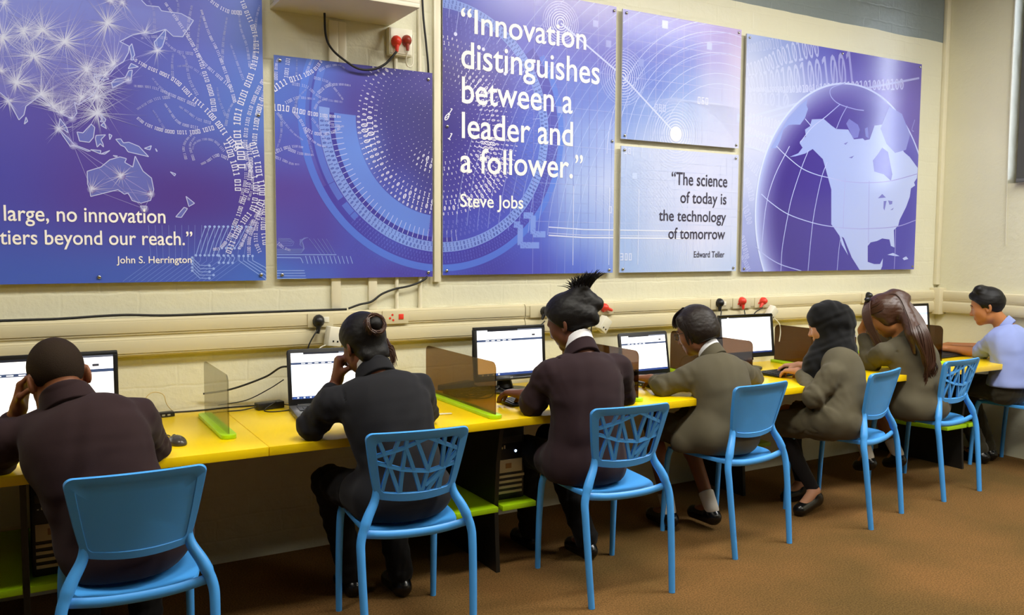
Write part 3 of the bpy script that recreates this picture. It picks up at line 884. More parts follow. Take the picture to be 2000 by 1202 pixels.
# --- the ring design, shared by two panels
def ring_art(p, lo, hi):
    def dg(r, dth, h, rgb, al, a0, a1, size=None):
        n = max(1, int(math.radians(a1 - a0) * r / dth))
        for i in range(n):
            a = math.radians(a0) + i * dth / r
            s = size(r, a) if size else h
            if s < 0.0025: continue
            x, z = RC[0] + r * math.cos(a), RC[1] + r * math.sin(a)
            if not (lo - .02 < x < hi + .02): continue
            if s < 0.0065:
                p.poly([(x + s * .35 * math.cos(t), z + s * .35 * math.sin(t)) for t in (0, 1.05, 2.1, 3.14, 4.2, 5.2)], rgb, al, 3)
            else:
                p.glyph('0' if rnd.random() < .5 else '1', x, z, s, a - math.pi / 2 if True else 0, rgb, al, 3)

    # outer bands
    p.band(RC, 0.700, 0.735, 150, 395, (92, 132, 222), 0.75, 0)
    p.band(RC, 0.636, 0.700, 208, 400, (72, 62, 158), 0.55, 0)
    p.band(RC, 0.640, 0.672, 160, 226, (96, 132, 216), 0.6, 0)
    p.band(RC, 0.672, 0.682, 150, 228, (70, 64, 160), 0.5, 1)
    for r in (0.650, 0.668, 0.686): dg(r, 0.017, 0.013, (122, 130, 216), 0.6, 226, 360)
    for r in (0.752, 0.770, 0.788): dg(r, 0.016, 0.011, (112, 116, 208), 0.45, 232, 320)
    # the light band with dark digits
    p.band(RC, 0.585, 0.636, 176, 490, (150, 182, 236), 0.72, 0)
    for r in (0.599, 0.622): dg(r, 0.0205, 0.018, (74, 88, 170), 0.85, 182, 470)
    # inner mid-blue sector, ticks
    p.band(RC, 0.455, 0.562, 178, 262, (112, 150, 226), 0.75, 0)
    p.band(RC, 0.562, 0.585, 178, 275, (66, 58, 146), 0.75, 1)
    for i in range(36):
        a = math.radians(182 + i * 2.75)
        p.line([(RC[0] + r * math.cos(a), RC[1] + r * math.sin(a)) for r in (0.527, 0.583)], 0.003, (220, 228, 250), 0.75, 2)
    for i in range(24):
        a = math.radians(8 + i * 5.2)
        L = 0.5 - (0.07 if i % 4 == 2 else 0.0)
        p.line([(RC[0] + r * math.cos(a), RC[1] + r * math.sin(a)) for r in (L + .04, 0.585)], 0.003, (205, 216, 248), 0.7, 2)
        if i % 4 == 2:
            c = np.array([RC[0] + (L + .04) * math.cos(a), RC[1] + (L + .04) * math.sin(a)])
            p.poly([c + 0.010 * np.array([math.cos(t), math.sin(t)]) for t in np.arange(0, 6.2, .7)], (235, 240, 255), 0.9, 3)
    for r in (0.485, 0.508, 0.531, 0.554): dg(r, 0.026, 0.017, (150, 156, 226), 0.55, 262, 480)

    # swirl of digits in the dark disc
    def size(r, a):
        d = math.degrees(a) % 360
        k = 0.0035
        k += 0.030 * math.exp(-((d - 190) / 24) ** 2) * math.exp(-((r - .395) / .05) ** 2) * 1.0
        k += 0.021 * math.exp(-((d - 250) / 30) ** 2) * math.exp(-((r - .40) / .055) ** 2)
        k += 0.025 * math.exp(-((d - 315) / 45) ** 2) * math.exp(-((r - .40) / .06) ** 2)
        k += 0.024 * math.exp(-((d - 255) / 30) ** 2) * math.exp(-((r - .20) / .05) ** 2)
        k += 0.032 * math.exp(-((d - 345) / 40) ** 2) * math.exp(-((r - .27) / .07) ** 2)
        k += 0.025 * math.exp(-((d - 35) / 40) ** 2) * math.exp(-((r - .30) / .07) ** 2)
        k += 0.026 * math.exp(-((d - 130) / 20) ** 2) * math.exp(-((r - .42) / .06) ** 2)
        k += 0.014 * math.exp(-((d - 92) / 22) ** 2) * math.exp(-((r - .43) / .05) ** 2)
        return k * (0.75 + 0.5 * rnd.random())
    for i in range(13):
        r = 0.10 + i * 0.0285
        dg(r, 0.0255, 0, WHITE, 0.95, 0, 360, size)
    for x, z, h, a, ch in ((1.905, 2.115, .04, -.6, '0'), (1.925, 2.145, .035, -.6, '1'), (1.925, 2.02, .036, -.5, '1')):
        p.glyph(ch, x, z, h, a, WHITE, 1.0, 3)


p2 = Panel(1.037, 1.825, 1.308, 2.326, [
    [(86, 116, 198), (84, 110, 194), (86, 84, 164), (78, 74, 144), (84, 76, 150)],
    [(88, 116, 200), (90, 108, 192), (84, 76, 152), (74, 72, 134), (72, 68, 126)],
    [(90, 98, 186), (96, 100, 188), (104, 130, 208), (76, 72, 140), (74, 70, 128)],
    [(94, 76, 158), (92, 76, 160), (92, 100, 190), (84, 92, 176), (74, 72, 140)],
    [(90, 86, 172), (88, 78, 164), (84, 88, 180), (88, 116, 208), (82, 84, 178)],
    [(82, 118, 204), (84, 106, 196), (84, 84, 178), (84, 76, 170), (82, 78, 172)]],
    'blue printed panel with digit rings and tree branches, top edge lower than the rest')
for q in D['s2']: p2.stream(*q)
ring_art(p2, 1.037, 1.825)
for w, q in p1c: p2.line([np.array(a) * MM for a in q], 0.0035 if w else 0.002, (170, 200, 246), 0.75 if w else 0.45, 2)
p2.finish()
p2.pins([(1.063, 2.304), (1.802, 2.293), (1.800, 1.331), (1.060, 1.328)])

p3 = Panel(1.882, 2.960, 1.315, 2.810, [
    [(98, 120, 208), (104, 110, 202), (110, 104, 194), (112, 98, 186), (112, 96, 182)],
    [(80, 76, 162), (92, 92, 184), (102, 104, 200), (110, 112, 202), (108, 106, 196)],
    [(72, 62, 138), (84, 76, 162), (100, 110, 204), (116, 136, 214), (122, 146, 218)],
    [(70, 62, 136), (82, 74, 160), (98, 120, 210), (144, 168, 226), (164, 184, 230)],
    [(74, 68, 146), (84, 78, 170), (92, 112, 204), (168, 190, 232), (190, 206, 236)],
    [(76, 80, 174), (80, 88, 188), (86, 104, 202), (140, 166, 224), (164, 186, 230)],
    [(80, 92, 190), (78, 76, 170), (80, 84, 184), (90, 112, 206), (128, 156, 222)]],
    'tall blue printed panel with big five-line quote in white letters')
ring_art(p3, 1.882, 2.96)


def radar_art(p, lo, hi):
    cs = [(2.587, 2.671), (3.013, 2.429), (3.410, 2.134)]
    for i, c in enumerate(cs):
        n = (8, 10, 12)[i]
        for k in range(n):
            r = 0.018 + k * (0.0135, 0.0155, 0.0175)[i]
            p.band(c, r, r + 0.006 - 0.0003 * k, 0, 360, (240, 244, 255), 0.9 - 0.05 * k, 1, 40)
    p.line(cs, 0.010, (226, 236, 255), 0.8, 2)
    p.band(cs[2], 0, 0.045, 0, 360, (252, 246, 240), 0.9, 2)
    for k in range(20):
        r = 0.50 + k * 0.062
        if k < 7: p.band((3.78, 1.96), r, r + 0.004, 70, 178, (226, 236, 255), 0.7, 1, 40)
        else: p.band((3.95, 1.40), r + .32, r + .324, 95, 175, (200, 220, 250), 0.45, 1, 40)
    for k in range(26):                                    # thin web of arcs
        p.band((3.42 + .012 * k, 1.72), 0.62, 0.6215, 40 + k, 120 - k, (236, 242, 255), 0.3, 1, 24)
        p.band((2.35 + .014 * k, 0.9 + .01 * k), 0.95, 0.9515, -5, 60, (236, 242, 255), 0.35, 1, 24)
    for k in range(30):
        x = 2.42 + k * 0.052
        p.line([(x, 1.31), (x, 2.78)], 0.0016 if k % 4 else 0.003, (232, 240, 255), 0.22 if k % 4 else 0.36, 1)
    for k in range(24):
        z = 1.60 + k * 0.052
        p.line([(2.42, z), (3.93, z + .0)], 0.0016 if k % 4 else 0.003, (232, 240, 255), 0.2 if k % 4 else 0.34, 1)
    for z, w in ((1.560, .006), (1.528, .003), (1.515, .007)):
        p.line([(2.52, z + .01), (2.75, z), (3.35, z), (3.55, z)], w, (246, 250, 255), 0.75, 2)
    for x in (2.682, 2.93, 3.14): p.line([(x, 1.36), (x, 1.80)], 0.005, (240, 246, 255), 0.6, 2)
    for x, z, s, al in ((2.80, 2.68, .034, .45), (2.89, 2.58, .036, .45), (2.55, 2.40, .034, .35), (2.57, 2.19, .034, .4), (2.65, 2.40, .034, .3), (2.96, 2.0, .04, .6), (3.29, 2.735, .044, .7), (3.64, 2.655, .04, .65), (3.12, 2.50, .04, .35), (3.09, 1.855, .034, .6), (3.90, 2.24, .05, .45)):
        p.poly([(x, z), (x + s, z), (x + s, z + s * 1.05), (x, z + s * 1.05)], (210, 226, 250), al, 2)

    def num(s, x, z, h, rgb, al):
        for i, ch in enumerate(s):
            xx = x + i * h * .72
            seg = {'0': 'abcdef', '6': 'acdefg', '8': 'abcdefg', '3': 'abcdg', '1': 'bc'}[ch]
            bars = {'a': (0, .5, .86, 1), 'b': (.36, .5, .5, 1), 'c': (.36, .5, 0, .5), 'd': (0, .5, 0, .14), 'e': (0, .14, 0, .5), 'f': (0, .14, .5, 1), 'g': (0, .5, .43, .57)}
            for g in seg:
                a, b, c, d = bars[g]
                p.poly([(xx + a * h, z + c * h), (xx + b * h, z + c * h), (xx + b * h, z + d * h), (xx + a * h, z + d * h)], rgb, al, 3)
    num('060', 3.575, 2.325, .043, (238, 242, 252), .85)
    num('080', 3.245, 2.255, .043, (238, 242, 252), .6)
    num('300', 3.012, 1.385, .042, (240, 244, 252), .7)
    num('01', 2.925, 1.655, .04, (240, 244, 252), .6)
    num('00', 3.03, 1.995, .036, (240, 244, 252), .6)


radar_art(p3, 1.882, 2.96)
for seg in ([(2.36, 1.63), (2.42, 1.63), (2.42, 1.53), (2.50, 1.53)], [(2.30, 1.58), (2.34, 1.58), (2.34, 1.47), (2.46, 1.47)]):
    p3.line(seg, 0.034, (150, 184, 240), 0.65, 2)
p3.finish()
p3.text(D['t3'], M_LET_W)
p3.pins([(2.943, 2.785), (1.903, 1.338), (2.932, 1.333), (1.906, 2.069), (2.941, 2.062), (1.906, 2.785)])

p4 = Panel(3.006, 3.922, 2.080, 2.806, [
    [(106, 94, 184), (110, 96, 186), (122, 104, 190), (160, 140, 204), (196, 174, 214)],
    [(98, 102, 196), (100, 108, 200), (116, 128, 208), (176, 170, 220), (208, 198, 224)],
    [(104, 124, 208), (112, 134, 212), (140, 164, 222), (190, 196, 228), (208, 208, 230)],
    [(124, 152, 218), (144, 170, 224), (176, 196, 230), (198, 208, 232), (208, 212, 232)],
    [(146, 172, 224), (176, 194, 228), (200, 212, 232), (206, 212, 232), (210, 214, 232)]],
    'small blue to lilac printed panel with radar rings, above the grey lettered one')
radar_art(p4, 3.006, 3.922)
p4.finish()
p4.pins([(3.03, 2.785), (3.898, 2.785), (3.03, 2.10), (3.898, 2.10)])
p5 = Panel(3.008, 3.924, 1.315, 2.040, [
    [(186, 204, 232), (200, 212, 234), (206, 214, 234), (204, 212, 232)],
    [(176, 198, 230), (202, 214, 236), (212, 218, 236), (206, 214, 234)],
    [(164, 190, 228), (196, 210, 234), (212, 218, 236), (204, 214, 234)],
    [(160, 188, 228), (180, 202, 232), (198, 212, 234), (188, 206, 232)]],
    'small pale printed panel with dark four-line quote, below the radar ring panel')
radar_art(p5, 3.008, 3.924)
p5.finish()
p5.text(D['t4'], M_LET_D)
p5.pins([(3.03, 2.018), (3.898, 2.018), (3.03, 1.336), (3.898, 1.336)])

# --- panel with the globe
GC, GR = np.array([4.955, 1.70]), 0.878
p6 = Panel(3.968, 5.705, 1.309, 2.790, [
    [(176, 192, 226), (150, 168, 218), (104, 106, 190), (92, 80, 168), (98, 84, 164), (104, 92, 166)],
    [(206, 214, 232), (186, 198, 228), (150, 160, 214), (116, 112, 190), (112, 96, 174), (112, 98, 172)],
    [(214, 220, 234), (208, 216, 234), (190, 200, 230), (140, 140, 204), (116, 100, 180), (110, 96, 172)],
    [(196, 206, 232), (190, 202, 230), (170, 184, 222), (140, 140, 204), (120, 104, 184), (108, 94, 174)],
    [(160, 172, 216), (156, 168, 214), (150, 160, 210), (130, 130, 200), (120, 110, 190), (104, 92, 176)],
    [(140, 150, 206), (136, 146, 204), (130, 140, 200), (120, 120, 196), (110, 100, 186), (100, 88, 172)]],
    'large blue printed panel with globe, rightmost on the back wall')
for s, al, pts, h0, h1 in D['bin5']:
    P = np.array(spline([np.array(q) * MM for q in pts], 8))
    d = np.r_[0, np.cumsum(np.hypot(*np.diff(P, axis=0).T))]
    wsum = sum(lerp(h0, h1, (i + .5) / len(s)) for i in range(len(s)))
    acc = 0
    for i, ch in enumerate(s):
        h = lerp(h0, h1, (i + .5) / len(s))
        sd = (acc + h / 2) / wsum * d[-1]
        acc += h
        x, z = np.interp(sd, d, P[:, 0]), np.interp(sd, d, P[:, 1])
        x2, z2 = np.interp(sd + .02, d, P[:, 0]), np.interp(sd + .02, d, P[:, 1])
        x1_, z1_ = np.interp(sd - .02, d, P[:, 0]), np.interp(sd - .02, d, P[:, 1])
        wch = h / wsum * d[-1] / .6
        p6.glyph(ch, x, z, h * MM, math.atan2(z2 - z1_, x2 - x1_), (222, 230, 246), al, 0, sx=min(1.3, wch / (h * MM)))
for q in ([(3.968, 2.27), (4.5, 2.42), (5.0, 2.54), (5.68, 2.69)], [(3.968, 2.235), (4.6, 2.40)], [(3.968, 2.10), (4.35, 2.05)], [(3.968, 2.16), (4.55, 2.20)]):
    p6.line(q, 0.014, (214, 226, 246), 0.6, 0)


def globe_col(P):
    d = (np.asarray(P) - GC) / GR
    r = np.hypot(d[:, 0], d[:, 1])
    base = np.array([72, 62, 152.]) + np.outer(np.clip(d[:, 0], -1, 1), (10, 16, 22)) + np.outer(np.clip(d[:, 1], -1, 1), (6, 0, -4))
    k = np.clip((r - 0.74) / 0.26, 0, 1)[:, None] ** 1.6
    k = k * np.clip(0.75 - d[:, 0] * 0.7 - 0.25 * d[:, 1], 0.25, 1)[:, None]
    return base * (1 - k) + np.array([186, 202, 240.]) * k


nr, na = 26, 120
for i in range(nr):
    for j in range(na):
        q = [GC + GR * (ii / nr) * np.array([math.cos(2 * math.pi * jj / na), math.sin(2 * math.pi * jj / na)]) for ii, jj in ((i, j), (i + 1, j), (i + 1, j + 1), (i, j + 1))]
        if i == 0: q = q[:3]
        P = clip_poly(np.array(q), p6.r)
        if P is None: continue
        x0, z0 = p6.r[0], p6.r[2]
        p6.V += [(a[0] - x0, -0.00105, a[1] - z0) for a in P]
        p6.C += [tuple(c) for c in globe_col(P)]
        p6.Fa.append(tuple(range(p6.n, p6.n + len(P))))
        p6.n += len(P)
p6.band(GC, GR - .008, GR + .004, 0, 360, (214, 228, 250), 0.85, 3, 150)


def land_col(P):
    d = (np.asarray(P) - GC) / GR
    t = np.clip(d[:, 0] * 0.6 + 0.35, 0, 1)[:, None]
    return np.array([158, 176, 226.]) * (1 - t) + np.array([198, 212, 242.]) * t


def gtri(pts, fn, y):
    pts = [np.array(q) * MM for q in pts]
    x0, z0 = p6.r[0], p6.r[2]
    for t in tessellate_polygon([[Vector((q[0], q[1], 0)) for q in pts]]):
        P = clip_poly(np.array([pts[i] for i in t]), p6.r)
        if P is None: continue
        p6.V += [(a[0] - x0, y, a[1] - z0) for a in P]
        p6.C += [tuple(c) for c in fn(P)]
        p6.Fa.append(tuple(range(p6.n, p6.n + len(P))))
        p6.n += len(P)


gtri(D['namer'], land_col, -0.0012)
gtri(D['asiar'], lambda P: np.tile((150, 168, 222.), (len(P), 1)), -0.0012)
for q in D['cuba']: gtri(q, land_col, -0.0012)
for q in D['seas']: gtri(q, lambda P: np.tile((122, 124, 196.), (len(P), 1)), -0.0013)
# Greenland and the arctic islands at the upper right
gtri([(5270, 2300), (5360, 2460), (5500, 2420), (5600, 2280), (5560, 2170), (5440, 2140), (5340, 2200)], lambda P: np.tile((140, 146, 208.), (len(P), 1)), -0.00135)
gtri([(5420, 2120), (5500, 2130), (5620, 2020), (5680, 1920), (5600, 1880), (5500, 1980)], land_col, -0.0014)
for q in D['glines']: p6.line(spline([np.array(a) * MM for a in q], 5), 0.006, (196, 206, 244), 0.55, 5)
p6.finish()
p6.pins([(3.99, 2.768), (5.682, 2.768), (5.682, 1.33), (3.99, 1.33), (4.85, 2.768)])

# ------------------------------------------------------------------ trunking, conduits, sockets
M_TRK = mat('cream_trunking', (210, 200, 166), 0.22, 0.5)
M_WHITE = mat('white_plastic', (228, 224, 206), 0.35)
M_RED = mat('red_plastic', (226, 62, 46), 0.35)
M_BLACK = mat('black_plastic', (20, 20, 22), 0.4)
M_CABLE = mat('black_cable', (16, 16, 17), 0.5)


def trunk(x0, x1, label, right=False):
    pr = [(-.0015, .985), (-.034, .985), (-.042, .993), (-.044, 1.025), (-.042, 1.060), (-.036, 1.066), (-.036, 1.074), (-.042, 1.080), (-.044, 1.115), (-.042, 1.142), (-.034, 1.151), (-.0015, 1.151)]
    root = empty('cable_trunking', ((x0 + x1) / 2, 0, .985) if not right else (6.03, (x0 + x1) / 2, .985), 0, label, 'cable trunking')
    mb = MB()
    if right:
        mb.prism([(6.03 + a, b) for a, b in pr], 1, x0, x1)
        lid = MB().box(5.985, 5.9885, x0, x1, 1.088, 1.136).box(5.985, 5.9885, x0, x1, 1.0, 1.054)
    else:
        mb.prism(pr, 0, x0, x1)
        lid = MB().box(x0, x1, -.046, -.042, 1.088, 1.136).box(x0, x1, -.046, -.042, 1.0, 1.054)
    mb.build('trunking_body', M_TRK, root, off=root.location)
    lid.build('snap_lid', M_TRK, root, off=root.location, bevel=0.001)


trunk(-2.2, 2.365, 'long cream cable trunking on the brick wall, left length, black cable on top')
trunk(2.37, 5.955, 'long cream cable trunking on the brick wall, right length up to the corner')
trunk(-4.0, -.075, 'cream cable trunking along the right wall', True)
tag(MB().box(5.945, 6.03, -.085, 0, .97, 1.17).build('trunking_corner_piece', M_TRK, bevel=0.006), 'cream trunking corner cover where two walls meet', 'trunking corner')

M_COND = mat('cream_conduit', (228, 222, 198), 0.35)
for nm, x0, x1, z0, z1, d, lb in (
        ('flat_conduit', 1.300, 1.346, 1.151, 2.52, .018, 'flat white conduit below the wall shelf, left one of the touching pair'),
        ('flat_conduit', 1.347, 1.386, 2.20, 2.52, .014, 'flat white conduit below the wall shelf, right one of the touching pair'),
        ('flat_conduit', 1.488, 1.533, 1.151, 1.60, .016, 'flat cream conduit under the ring panel, right of the wider strip'),
        ('flat_conduit', 1.838, 1.876, 1.28, 3.10, .024, 'tall cream conduit in the gap between the ring panel and big quote panel')):
    tag(MB().box(x0, x1, -d, 0, z0, z1).build(nm, M_COND, bevel=0.003), lb, 'conduit')
tag(MB().tube([(1.637, -.011, 1.151), (1.637, -.011, 2.392)], .010, 10).build('round_conduit', M_COND, smooth=True), 'thin round conduit pipe from the trunking up to the raised double socket', 'conduit')
tag(MB().tube([(1.764, -.011, 1.151), (1.764, -.011, 2.85)], .011, 10).build('round_conduit', M_COND, smooth=True), 'thin round conduit pipe right of the raised double socket', 'conduit')


def plug_mesh(m, root, x, y, z, s=1.0, ang=0.0):
    """pin plug seen from outside: flange, domed back, strain relief leaving at angle ang"""
    mb = MB()
    mb.tube([(0, 0, 0), (0, -.010, 0), (0, -.022, 0), (0, -.032, 0), (0, -.038, 0)], [(.027 * s, .024 * s), (.027 * s, .024 * s), (.023 * s, .021 * s), (.016 * s, .015 * s), (.006 * s, .006 * s)], 12)
    mb.tube([(0, -.016, -.015 * s), (.0, -.018, -.034 * s), (0, -.02, -.050 * s)], [.012 * s, .009 * s, .006 * s], 10)
    for k in range(3):
        mb.tube([(0, -.018, (-.036 - k * .006) * s), (0, -.018, (-.039 - k * .006) * s)], (.0095 - k * .001) * s, 10)
    M = Matrix.Translation((x, y, z)) @ Matrix.Rotation(ang, 4, 'Y')
    return mb.build('plug_body', m, root, smooth=True, off=root.location, M=M)


def socket(x0, x1, label, plug_red=False, switch=None, holes=True, z0=1.078, z1=1.144, y=-.0455):
    root = empty('socket_plate', ((x0 + x1) / 2, y, (z0 + z1) / 2), 0, label, 'wall socket', 'socket plates on the trunking')
    MB().box(x0, x1, y - .006, y, z0, z1).build('plate', M_TRK, root, bevel=0.0015, off=root.location)
    w = x1 - x0
    if switch:
        MB().box(x0 + w * .62, x0 + w * .62 + .026, y - .010, y - .005, z0 + .022, z0 + .048).build('rocker_switch', switch, root, bevel=0.002, off=root.location)
    if holes:
        for dx, dz in ((.0, .012), (-.013, -.004), (.004, -.014)):
            cx, cz = x0 + w * .38 + dx, (z0 + z1) / 2 + dz
            MB().tube([(cx, y - .0055, cz), (cx, y - .0075, cz)], .0055, 10).build('pin_hole', M_RED if plug_red else M_BLACK, root, off=root.location)
    return root


socket(1.172, 1.296, 'cream socket plate above the open laptop, black plug in it', switch=M_WHITE)
socket(1.545, 1.682, 'cream socket plate with red pin holes and red switch, unused', True, M_RED)
socket(2.395, 2.52, 'cream socket plate left of the girl with spiky topknot', holes=False)
socket(2.83, 2.955, 'cream socket plate right of the girl with spiky topknot', True)
socket(3.70, 3.86, 'cream socket plate above the bob-haired girl holding a black plug', switch=M_WHITE)
socket(3.885, 4.04, 'cream socket plate with red plug, left of the slanting red plug', True)
socket(4.075, 4.20, 'cream socket plate with slanting red plug above white adapter', True)
socket(5.115, 5.23, 'cream socket plate with black plug left of the long-haired girl')
socket(5.475, 5.58, 'cream socket plate with red plug, nearest to the room corner', True)


def plug(name, label, m, x, z, cord, ang=0.0, y=-.0515, s=1.0, group=None, cm=None):
    root = empty(name, (x, y, z), 0, label, 'plug', group)
    plug_mesh(m, root, x, y, z, s, ang)
    if cord: cable('cord', cord, .0035, cm or M_CABLE, parent=root, off=root.location)
    return root


plug('black_plug', 'large black plug above the open laptop, cord dropping behind its screen', M_BLACK, 1.222, 1.108, [(1.215, -.075, 1.07), (1.19, -.08, 1.04), (1.165, -.08, .99), (1.160, -.08, .93), (1.165, -.09, .84), (1.16, -.10, .74)], .15, s=1.15)
plug('black_plug', 'black plug just left of the spiky topknot girl', M_BLACK, 2.482, 1.112, [(2.47, -.08, 1.06), (2.42, -.09, 1.02), (2.385, -.1, .96), (2.37, -.12, .88), (2.36, -.14, .80)], .5)
plug('red_plug', 'red plug just right of the spiky topknot girl', M_RED, 2.882, 1.120, None, -1.2)
plug('black_plug', 'black plug above the bob-haired girl', M_BLACK, 3.765, 1.120, [(3.76, -.08, 1.07), (3.74, -.10, 1.02), (3.74, -.13, .9), (3.75, -.14, .76)], .2, s=1.05)
plug('red_plug', 'upright red plug above the monitor, left of the slanting one', M_RED, 3.955, 1.125, [(3.955, -.08, 1.07), (3.945, -.10, 1.03), (3.94, -.13, .9), (3.93, -.14, .76)], .0)
plug('red_plug', 'slanting red plug above the monitor with a white adapter below', M_RED, 4.14, 1.120, [(4.115, -.08, 1.08), (4.03, -.09, 1.04), (3.99, -.12, .95), (3.98, -.14, .76)], .75)
plug('black_plug', 'black plug beside the hair of the long-haired girl', M_BLACK, 5.172, 1.128, [(5.172, -.08, 1.08), (5.18, -.1, .95), (5.2, -.12, .76)], 0)
plug('red_plug', 'red plug nearest the room corner, right of the long-haired girl', M_RED, 5.525, 1.128, [(5.525, -.08, 1.08), (5.53, -.1, .95), (5.52, -.12, .76)], 0)


def adapter(label, x, y, z, rx, s=1.0, cords=()):
    root = empty('white_adapter', (x, y, z), 0, label, 'plug adapter')
    M = Matrix.Translation((x, y, z)) @ Matrix.Rotation(rx, 4, 'Y') @ Matrix.Rotation(.25, 4, 'Z')
    MB().box(-.034 * s, .034 * s, -.022, .022, -.042 * s, .042 * s).build('adapter_body', M_WHITE, root, bevel=0.006, off=root.location, M=M)
    for dx in (-.012, .012):
        MB().box(dx - .004, dx + .004, -.0235, -.0215, -.026, -.018).build('slot', M_BLACK, root, off=root.location, M=M)
    for c in cords: cable('cord', c, .0035, M_WHITE, parent=root, off=root.location)


adapter('white plug adapter beside the fist of the girl with dark bun', 1.285, -.085, 1.035, .15, 1.1, [[(1.265, -.09, 1.0), (1.22, -.09, .985), (1.19, -.09, .94), (1.19, -.11, .80)], [(1.29, -.09, .99), (1.26, -.09, .975), (1.225, -.09, .94), (1.21, -.11, .80)]])
adapter('white square plug adapter hanging tilted right of the spiky topknot girl', 2.86, -.085, 1.026, .6, 1.0, [])
adapter('white plug adapter hanging tilted above the monitor right of the bob-haired girl', 4.19, -.085, 1.045, .7, .95, [[(4.21, -.09, 1.01), (4.25, -.10, .97), (4.25, -.11, .92), (4.23, -.12, .86)]])
cable('thin_black_cord', [(2.80, -.08, 1.10), (2.78, -.09, 1.05), (2.77, -.09, .98), (2.775, -.1, .9), (2.77, -.12, .75)], .0035, M_CABLE, 'thin black cord hanging left of the tilted square white adapter', 'cable')

# raised double socket below the shelf, its plugs
sb = empty('socket_box', (1.65, -.045, 2.40), 0, 'white double socket box high on the wall below the shelf', 'wall socket')
MB().box(1.590, 1.712, -.045, 0, 2.39, 2.52).build('box_body', M_WHITE, sb, bevel=0.004, off=sb.location)
MB().box(1.596, 1.706, -.049, -.044, 2.396, 2.514).build('front_plate', M_WHITE, sb, bevel=0.002, off=sb.location)
plug('red_plug', 'bright red plug in the high double socket, black cable', M_RED, 1.622, 2.452, None, 0.05, -.050, 1.05)
plug('brown_red_plug', 'dull brown red plug in the high double socket, white cord', mat('brown_red_plastic', (150, 58, 44), .4), 1.676, 2.462, [(1.676, -.07, 2.41), (1.675, -.05, 2.37), (1.69, -.035, 2.345), (1.715, -.03, 2.35), (1.722, -.03, 2.39), (1.722, -.03, 2.50)], 0, -.050, 1.0, cm=M_WHITE)
cable('black_cable', [(1.262, -.07, 2.55), (1.268, -.07, 2.43), (1.30, -.07, 2.37), (1.365, -.07, 2.325), (1.43, -.06, 2.30), (1.50, -.06, 2.305), (1.56, -.065, 2.335), (1.605, -.07, 2.385), (1.622, -.07, 2.405)], .0055, M_CABLE, 'black cable looping from the wall shelf to the red plug', 'cable')
cable('black_cable', [(1.765, -.035, 2.78), (1.775, -.033, 2.60), (1.79, -.030, 2.48), (1.805, -.026, 2.345), (1.81, -.012, 2.2), (1.805, -.012, 1.9), (1.80, -.012, 1.34)], .0055, M_CABLE, 'black cable running down the wall behind the ring panel', 'cable')
cable('black_cable', [(1.795, -.015, 1.33), (1.79, -.03, 1.303), (1.75, -.03, 1.28), (1.69, -.03, 1.262), (1.62, -.03, 1.25), (1.55, -.03, 1.226), (1.495, -.03, 1.19), (1.435, -.03, 1.178), (1.38, -.028, 1.160)], .0055, M_CABLE, 'black cable dropping from under the ring panel to the trunking', 'cable')
cable('black_cable', [(-1.2, -.028, 1.157), (-.09, -.028, 1.158), (.14, -.028, 1.158), (.29, -.024, 1.163), (.40, -.02, 1.164), (.55, -.028, 1.157), (.80, -.028, 1.157), (1.08, -.028, 1.157), (1.37, -.028, 1.157)], .0055, M_CABLE, 'black cable lying along the top of the trunking', 'cable')

# wall shelf with a black device on it
sh = empty('wall_shelf', (1.32, 0, 2.533), 0, 'white wall shelf between the tree panel and the big quote panel', 'shelf')
M_SHELF = mat('white_shelf_paint', (214, 208, 190), 0.45)
MB().box(1.03, 1.605, -.375, 0, 2.533, 2.553).build('shelf_board', M_SHELF, sh, bevel=0.002, off=sh.location)
MB().box(1.03, 1.605, -.375, -.363, 2.553, 2.575).box(1.03, 1.042, -.363, 0, 2.553, 2.66).build('raised_lip', M_SHELF, sh, bevel=0.002, off=sh.location)
dv = empty('network_device', (1.50, -.3, 2.553), 0, 'black electronic box on the wall shelf', 'electronic box')
MB().box(1.40, 1.595, -.355, -.1, 2.554, 2.66).build('casing', M_BLACK, dv, bevel=0.003, off=dv.location)
for k in range(5): MB().box(1.42 + k * .034, 1.445 + k * .034, -.358, -.354, 2.585, 2.605).build('port', mat('grey_metal', (130, 130, 130), .4, metal=.6), dv, off=dv.location)

# ------------------------------------------------------------------ worktop and the units below it
M_YEL = mat('yellow_laminate', (250, 212, 6), 0.28, 0.5)
M_GREEN = mat('lime_green_laminate', (176, 226, 16), 0.3, 0.5)
M_DARKB = mat('black_laminate', (26, 25, 24), 0.45)
DY, DZ = -.842, .72
tag(MB().box(-2.2, .785, DY, -.012, .685, DZ).build('worktop', M_YEL, bevel=0.002), 'yellow wall-long worktop, left length under the cropped boy in maroon', 'worktop')
tag(MB().box(.787, 5.96, DY, -.012, .685, DZ).build('worktop', M_YEL, bevel=0.002), 'yellow wall-long worktop, right length under all other students', 'worktop')


def unit(x, label, d=0.0, wr=.185, shelves=True):
    """d sets the whole unit back from the worktop's edge, wr is the right shelf's width"""
    root = empty('shelf_unit', (x, -.4, 0), 0, label, 'shelf unit', 'shelf units under the worktop')
    mb = MB()
    mb.prism([(-.02, 0), (-.72 + d, 0), (-.70 + d, .30), (-.715 + d, .50), (-.755 + d, .685), (-.02, .685)], 0, x - .01, x + .01)
    mb.build('divider', M_DARKB, root, off=root.location)
    MB().prism([(x - .30, -.05), (x - .011, -.05), (x - .011, -.74 + d), (x - .22, -.74 + d), (x - .30, -.45 + d * .5)], 2, .284, .308).build('shelf_board', M_GREEN, root, bevel=0.002, off=root.location)
    MB().box(x + .011, x + wr, -.74 + d, -.05, .284, .308).build('shelf_board', M_GREEN, root, bevel=0.002, off=root.location)


